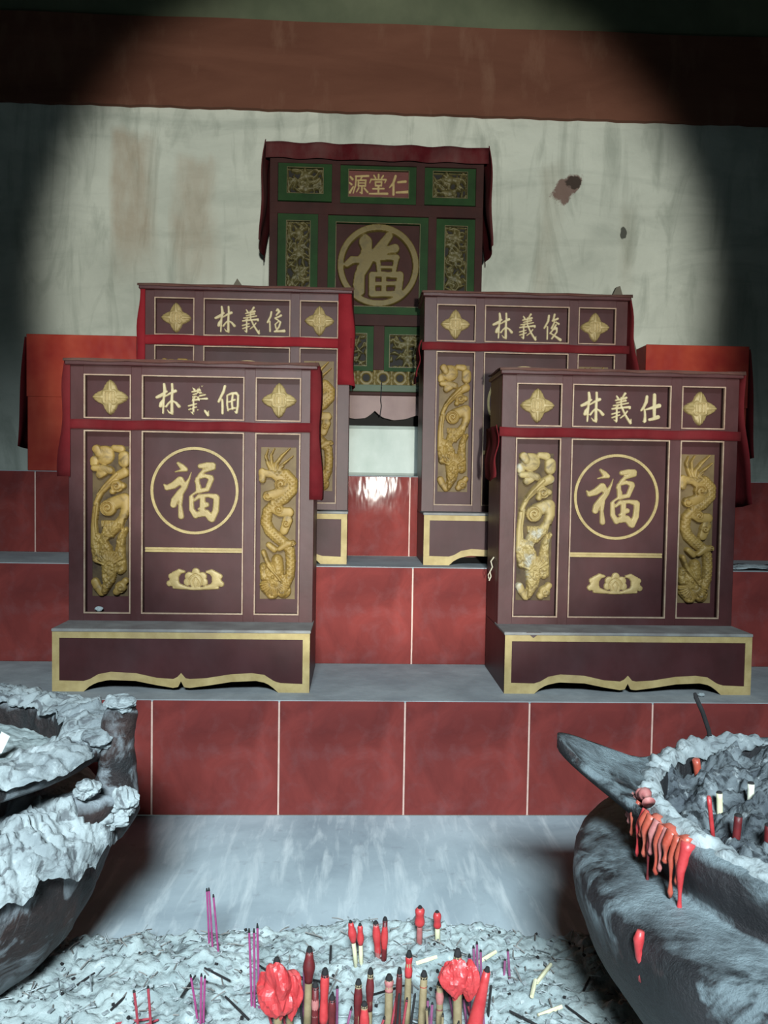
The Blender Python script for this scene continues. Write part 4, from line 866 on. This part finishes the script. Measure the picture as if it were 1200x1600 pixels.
for i, (bx, by, tx, tz, wl, wr, sr, wm, sm, cr, lab) in enumerate(CS):
    zb = ash_z(bx, by); root = empty('candle_stub', (bx, by, zb)); tag(root, lab, 'candle', 'candle stubs standing in the ash'); h = tz-zb; lx = tx-bx
    at = lambda t: (lx*t, .0008*math.sin(i+t*4), h*t)
    MB().tube([(0, 0, -.008), at(.3), at(.6), at(.93)], [sr*1.05, sr, sr*.95, sr*.9], 9).build('candle_stick', sm, root, True)
    if wl > 0:
        t0 = max(.05, 1-.07-wl/h); ts = np.linspace(t0, .95, 9); rr = [wr*(.78+.16*math.sin(math.pi*min(1, u*1.1))+.13*math.sin(u*9+i)) for u in np.linspace(0, 1, 9)]; rr[0] = sr*1.02; rr[-1] = wr*.55
        if cr == 1: rr = [wr*(1.5-.9*u) for u in np.linspace(0, 1, 9)]
        MB().tube([at(t) for t in ts], rr, 12).build('wax', wm, root, True)
    MB().tube([at(.90), at(.96), at(1.0)], [sr*.95, sr*.8, sr*.5], 8).build('wick', soot, root, True)
    if cr == 3: lump(root, .003, h-.044, .026, .034, 3, wax_red); lump(root, .020, h-.052, .013, .026, 5, wax_red)
    if cr == 2: lump(root, -.004, h-.038, .021, .026, 8, wax_red); lump(root, .012, h-.045, .013, .026, 9, wax_red)
for q in range(26):
    x = -.115+.30*((q*.618) % 1); y = 1.03+.07*((q*.371) % 1); zb = ash_z(x, y); h = .03+.045*((q*.77) % 1); root = empty('incense_stick', (x, y, zb)); tag(root, 'short purple brown incense stub hidden among the front candle stubs', 'incense stick', 'incense stubs among the front candles')
    l = .012*math.sin(q*2.3); MB().tube([(0, 0, -.006), (l*.5, 0, h*.5), (l, .002, h)], .0017, 6).build('stick', (purple, incense_red, soot, wood_core)[q % 4], root); MB().tube([(l*.97, .002, h*.97), (l*1.05, .002, h+.003)], [.002, .001], 6).build('burnt_tip', soot, root)
# sticks in the right burner
def stick(name, B, T, r, m, lab, cat, tip=soot, bend=0):
    root = empty(name, B); tag(root, lab, cat); d = Vector(T)-Vector(B); mid = d*.5+Vector((bend, 0, 0))
    MB().tube([-d*.08, mid*.5, mid, d*.75+Vector((bend*.7, 0, 0)), d*.95], r, 8).build('stick', m, root, True); MB().tube([d*.94, d], [r*1.05, r*.7], 8).build('burnt_tip', tip, root)
stick('incense_stick', (.577, 1.232, .35), (.54, 1.232, .47), .0036, soot, 'thick curved black incense stick leaning back in the right burner', 'incense stick', bend=.006)
stick('candle_stub', (.496, 1.041, .352), (.494, 1.041, .388), .0042, wood_pale, 'yellowish bare candle stub in the right burner, left of the white one', 'candle')
stick('candle_stub', (.548, 1.062, .352), (.548, 1.062, .393), .0046, mat('cream_stick', rgb(226, 222, 200), rgb(236, 232, 214), 30, .7), 'white candle stub with a black top in the right burner', 'candle')
stick('incense_stick', (.461, .985, .352), (.454, .985, .404), .003, wax_red, 'short red incense stick beside the yellowish stub in the right burner', 'incense stick', wax_red)
stick('candle_stub', (.525, 1.173, .352), (.519, 1.173, .386), .006, wax_orange, 'orange candle end in the dark ash at the back of the right burner', 'candle', wax_orange)
stick('candle_stub', (.473, .95, .352), (.476, .95, .396), .005, wax_dark, 'dark red candle stub near the front rim of the right burner', 'candle')
stick('candle_stub', (.508, .94, .352), (.509, .94, .388), .005, wax_dark, 'dark red candle stub at the right edge of the photo in the right burner', 'candle')
# small bits on the altar
o = MB().add([(.052, -.0026, .1535), (.088, -.0026, .1535), (.070, -.0026, .1395), (.052, .001, .1535), (.088, .001, .1535), (.070, .001, .1395)], [(0, 2, 1), (3, 4, 5), (0, 1, 4, 3), (1, 2, 5, 4), (2, 0, 3, 5)]).build('chip', lacquer_dark, roots[1]); o['label'] = 'dark chip in the gold border'
mb = MB(); mb.tube([(0, 0, .052), (-.008, 0, .04), (-.004, -.002, .025), (-.010, 0, .012), (-.007, 0, .0), (-.012, 0, -.012)], .0018, 5); mb.tube([(-.010, 0, .012), (-.015, -.002, .004), (-.013, 0, -.006)], .0014, 5)
o = mb.build('frayed_string', mat('pale_string', rgb(160, 150, 130), rgb(180, 170, 150), 40, .9)); o.location = (.372, 2.12, .545); tag(o, 'pale frayed string hanging on the left side of the front right tablet', 'string')
rows = [[(x, y, .002+.006*math.sin(x*30+y*50)**2+.004*(y > .03)) for x in np.linspace(0, .3, 16)] for y in np.linspace(0, .07, 6)]
pp = sheet('paper_sheet', rows, ash_white, None, .0015); pp.location = (1.0, 2.262, Z2+.002); tag(pp, 'crumpled white paper sheet on the middle ledge at far right', 'paper')
def bit(name, loc, s_, seed, m, lab, cat):
    bm = bmesh.new(); bmesh.ops.create_icosphere(bm, subdivisions=2, radius=1)
    for v in bm.verts: k_ = .5+float(fbm(np.array(v.co.x*2+9), np.array(v.co.z*2+v.co.y+9), 3, seed)); v.co = Vector((v.co.x*s_[0]*k_, v.co.y*s_[1]*k_, v.co.z*s_[2]*k_+s_[2]*.9))
    me = bpy.data.meshes.new(name); bm.to_mesh(me); bm.free(); me.materials.append(m); o = link(name, me); o.location = loc; tag(o, lab, cat)
bit('plaster_crumb', (-.655, 2.062, Z1+.1755), (.010, .006, .006), 2, ash_white, 'white plaster crumb on the sill of the front left tablet', 'crumb')
bit('plaster_crumb', (.86, 1.925, Z1+.001), (.009, .006, .005), 4, ash_white, 'white crumb on the cement ledge under the front right tablet', 'crumb')
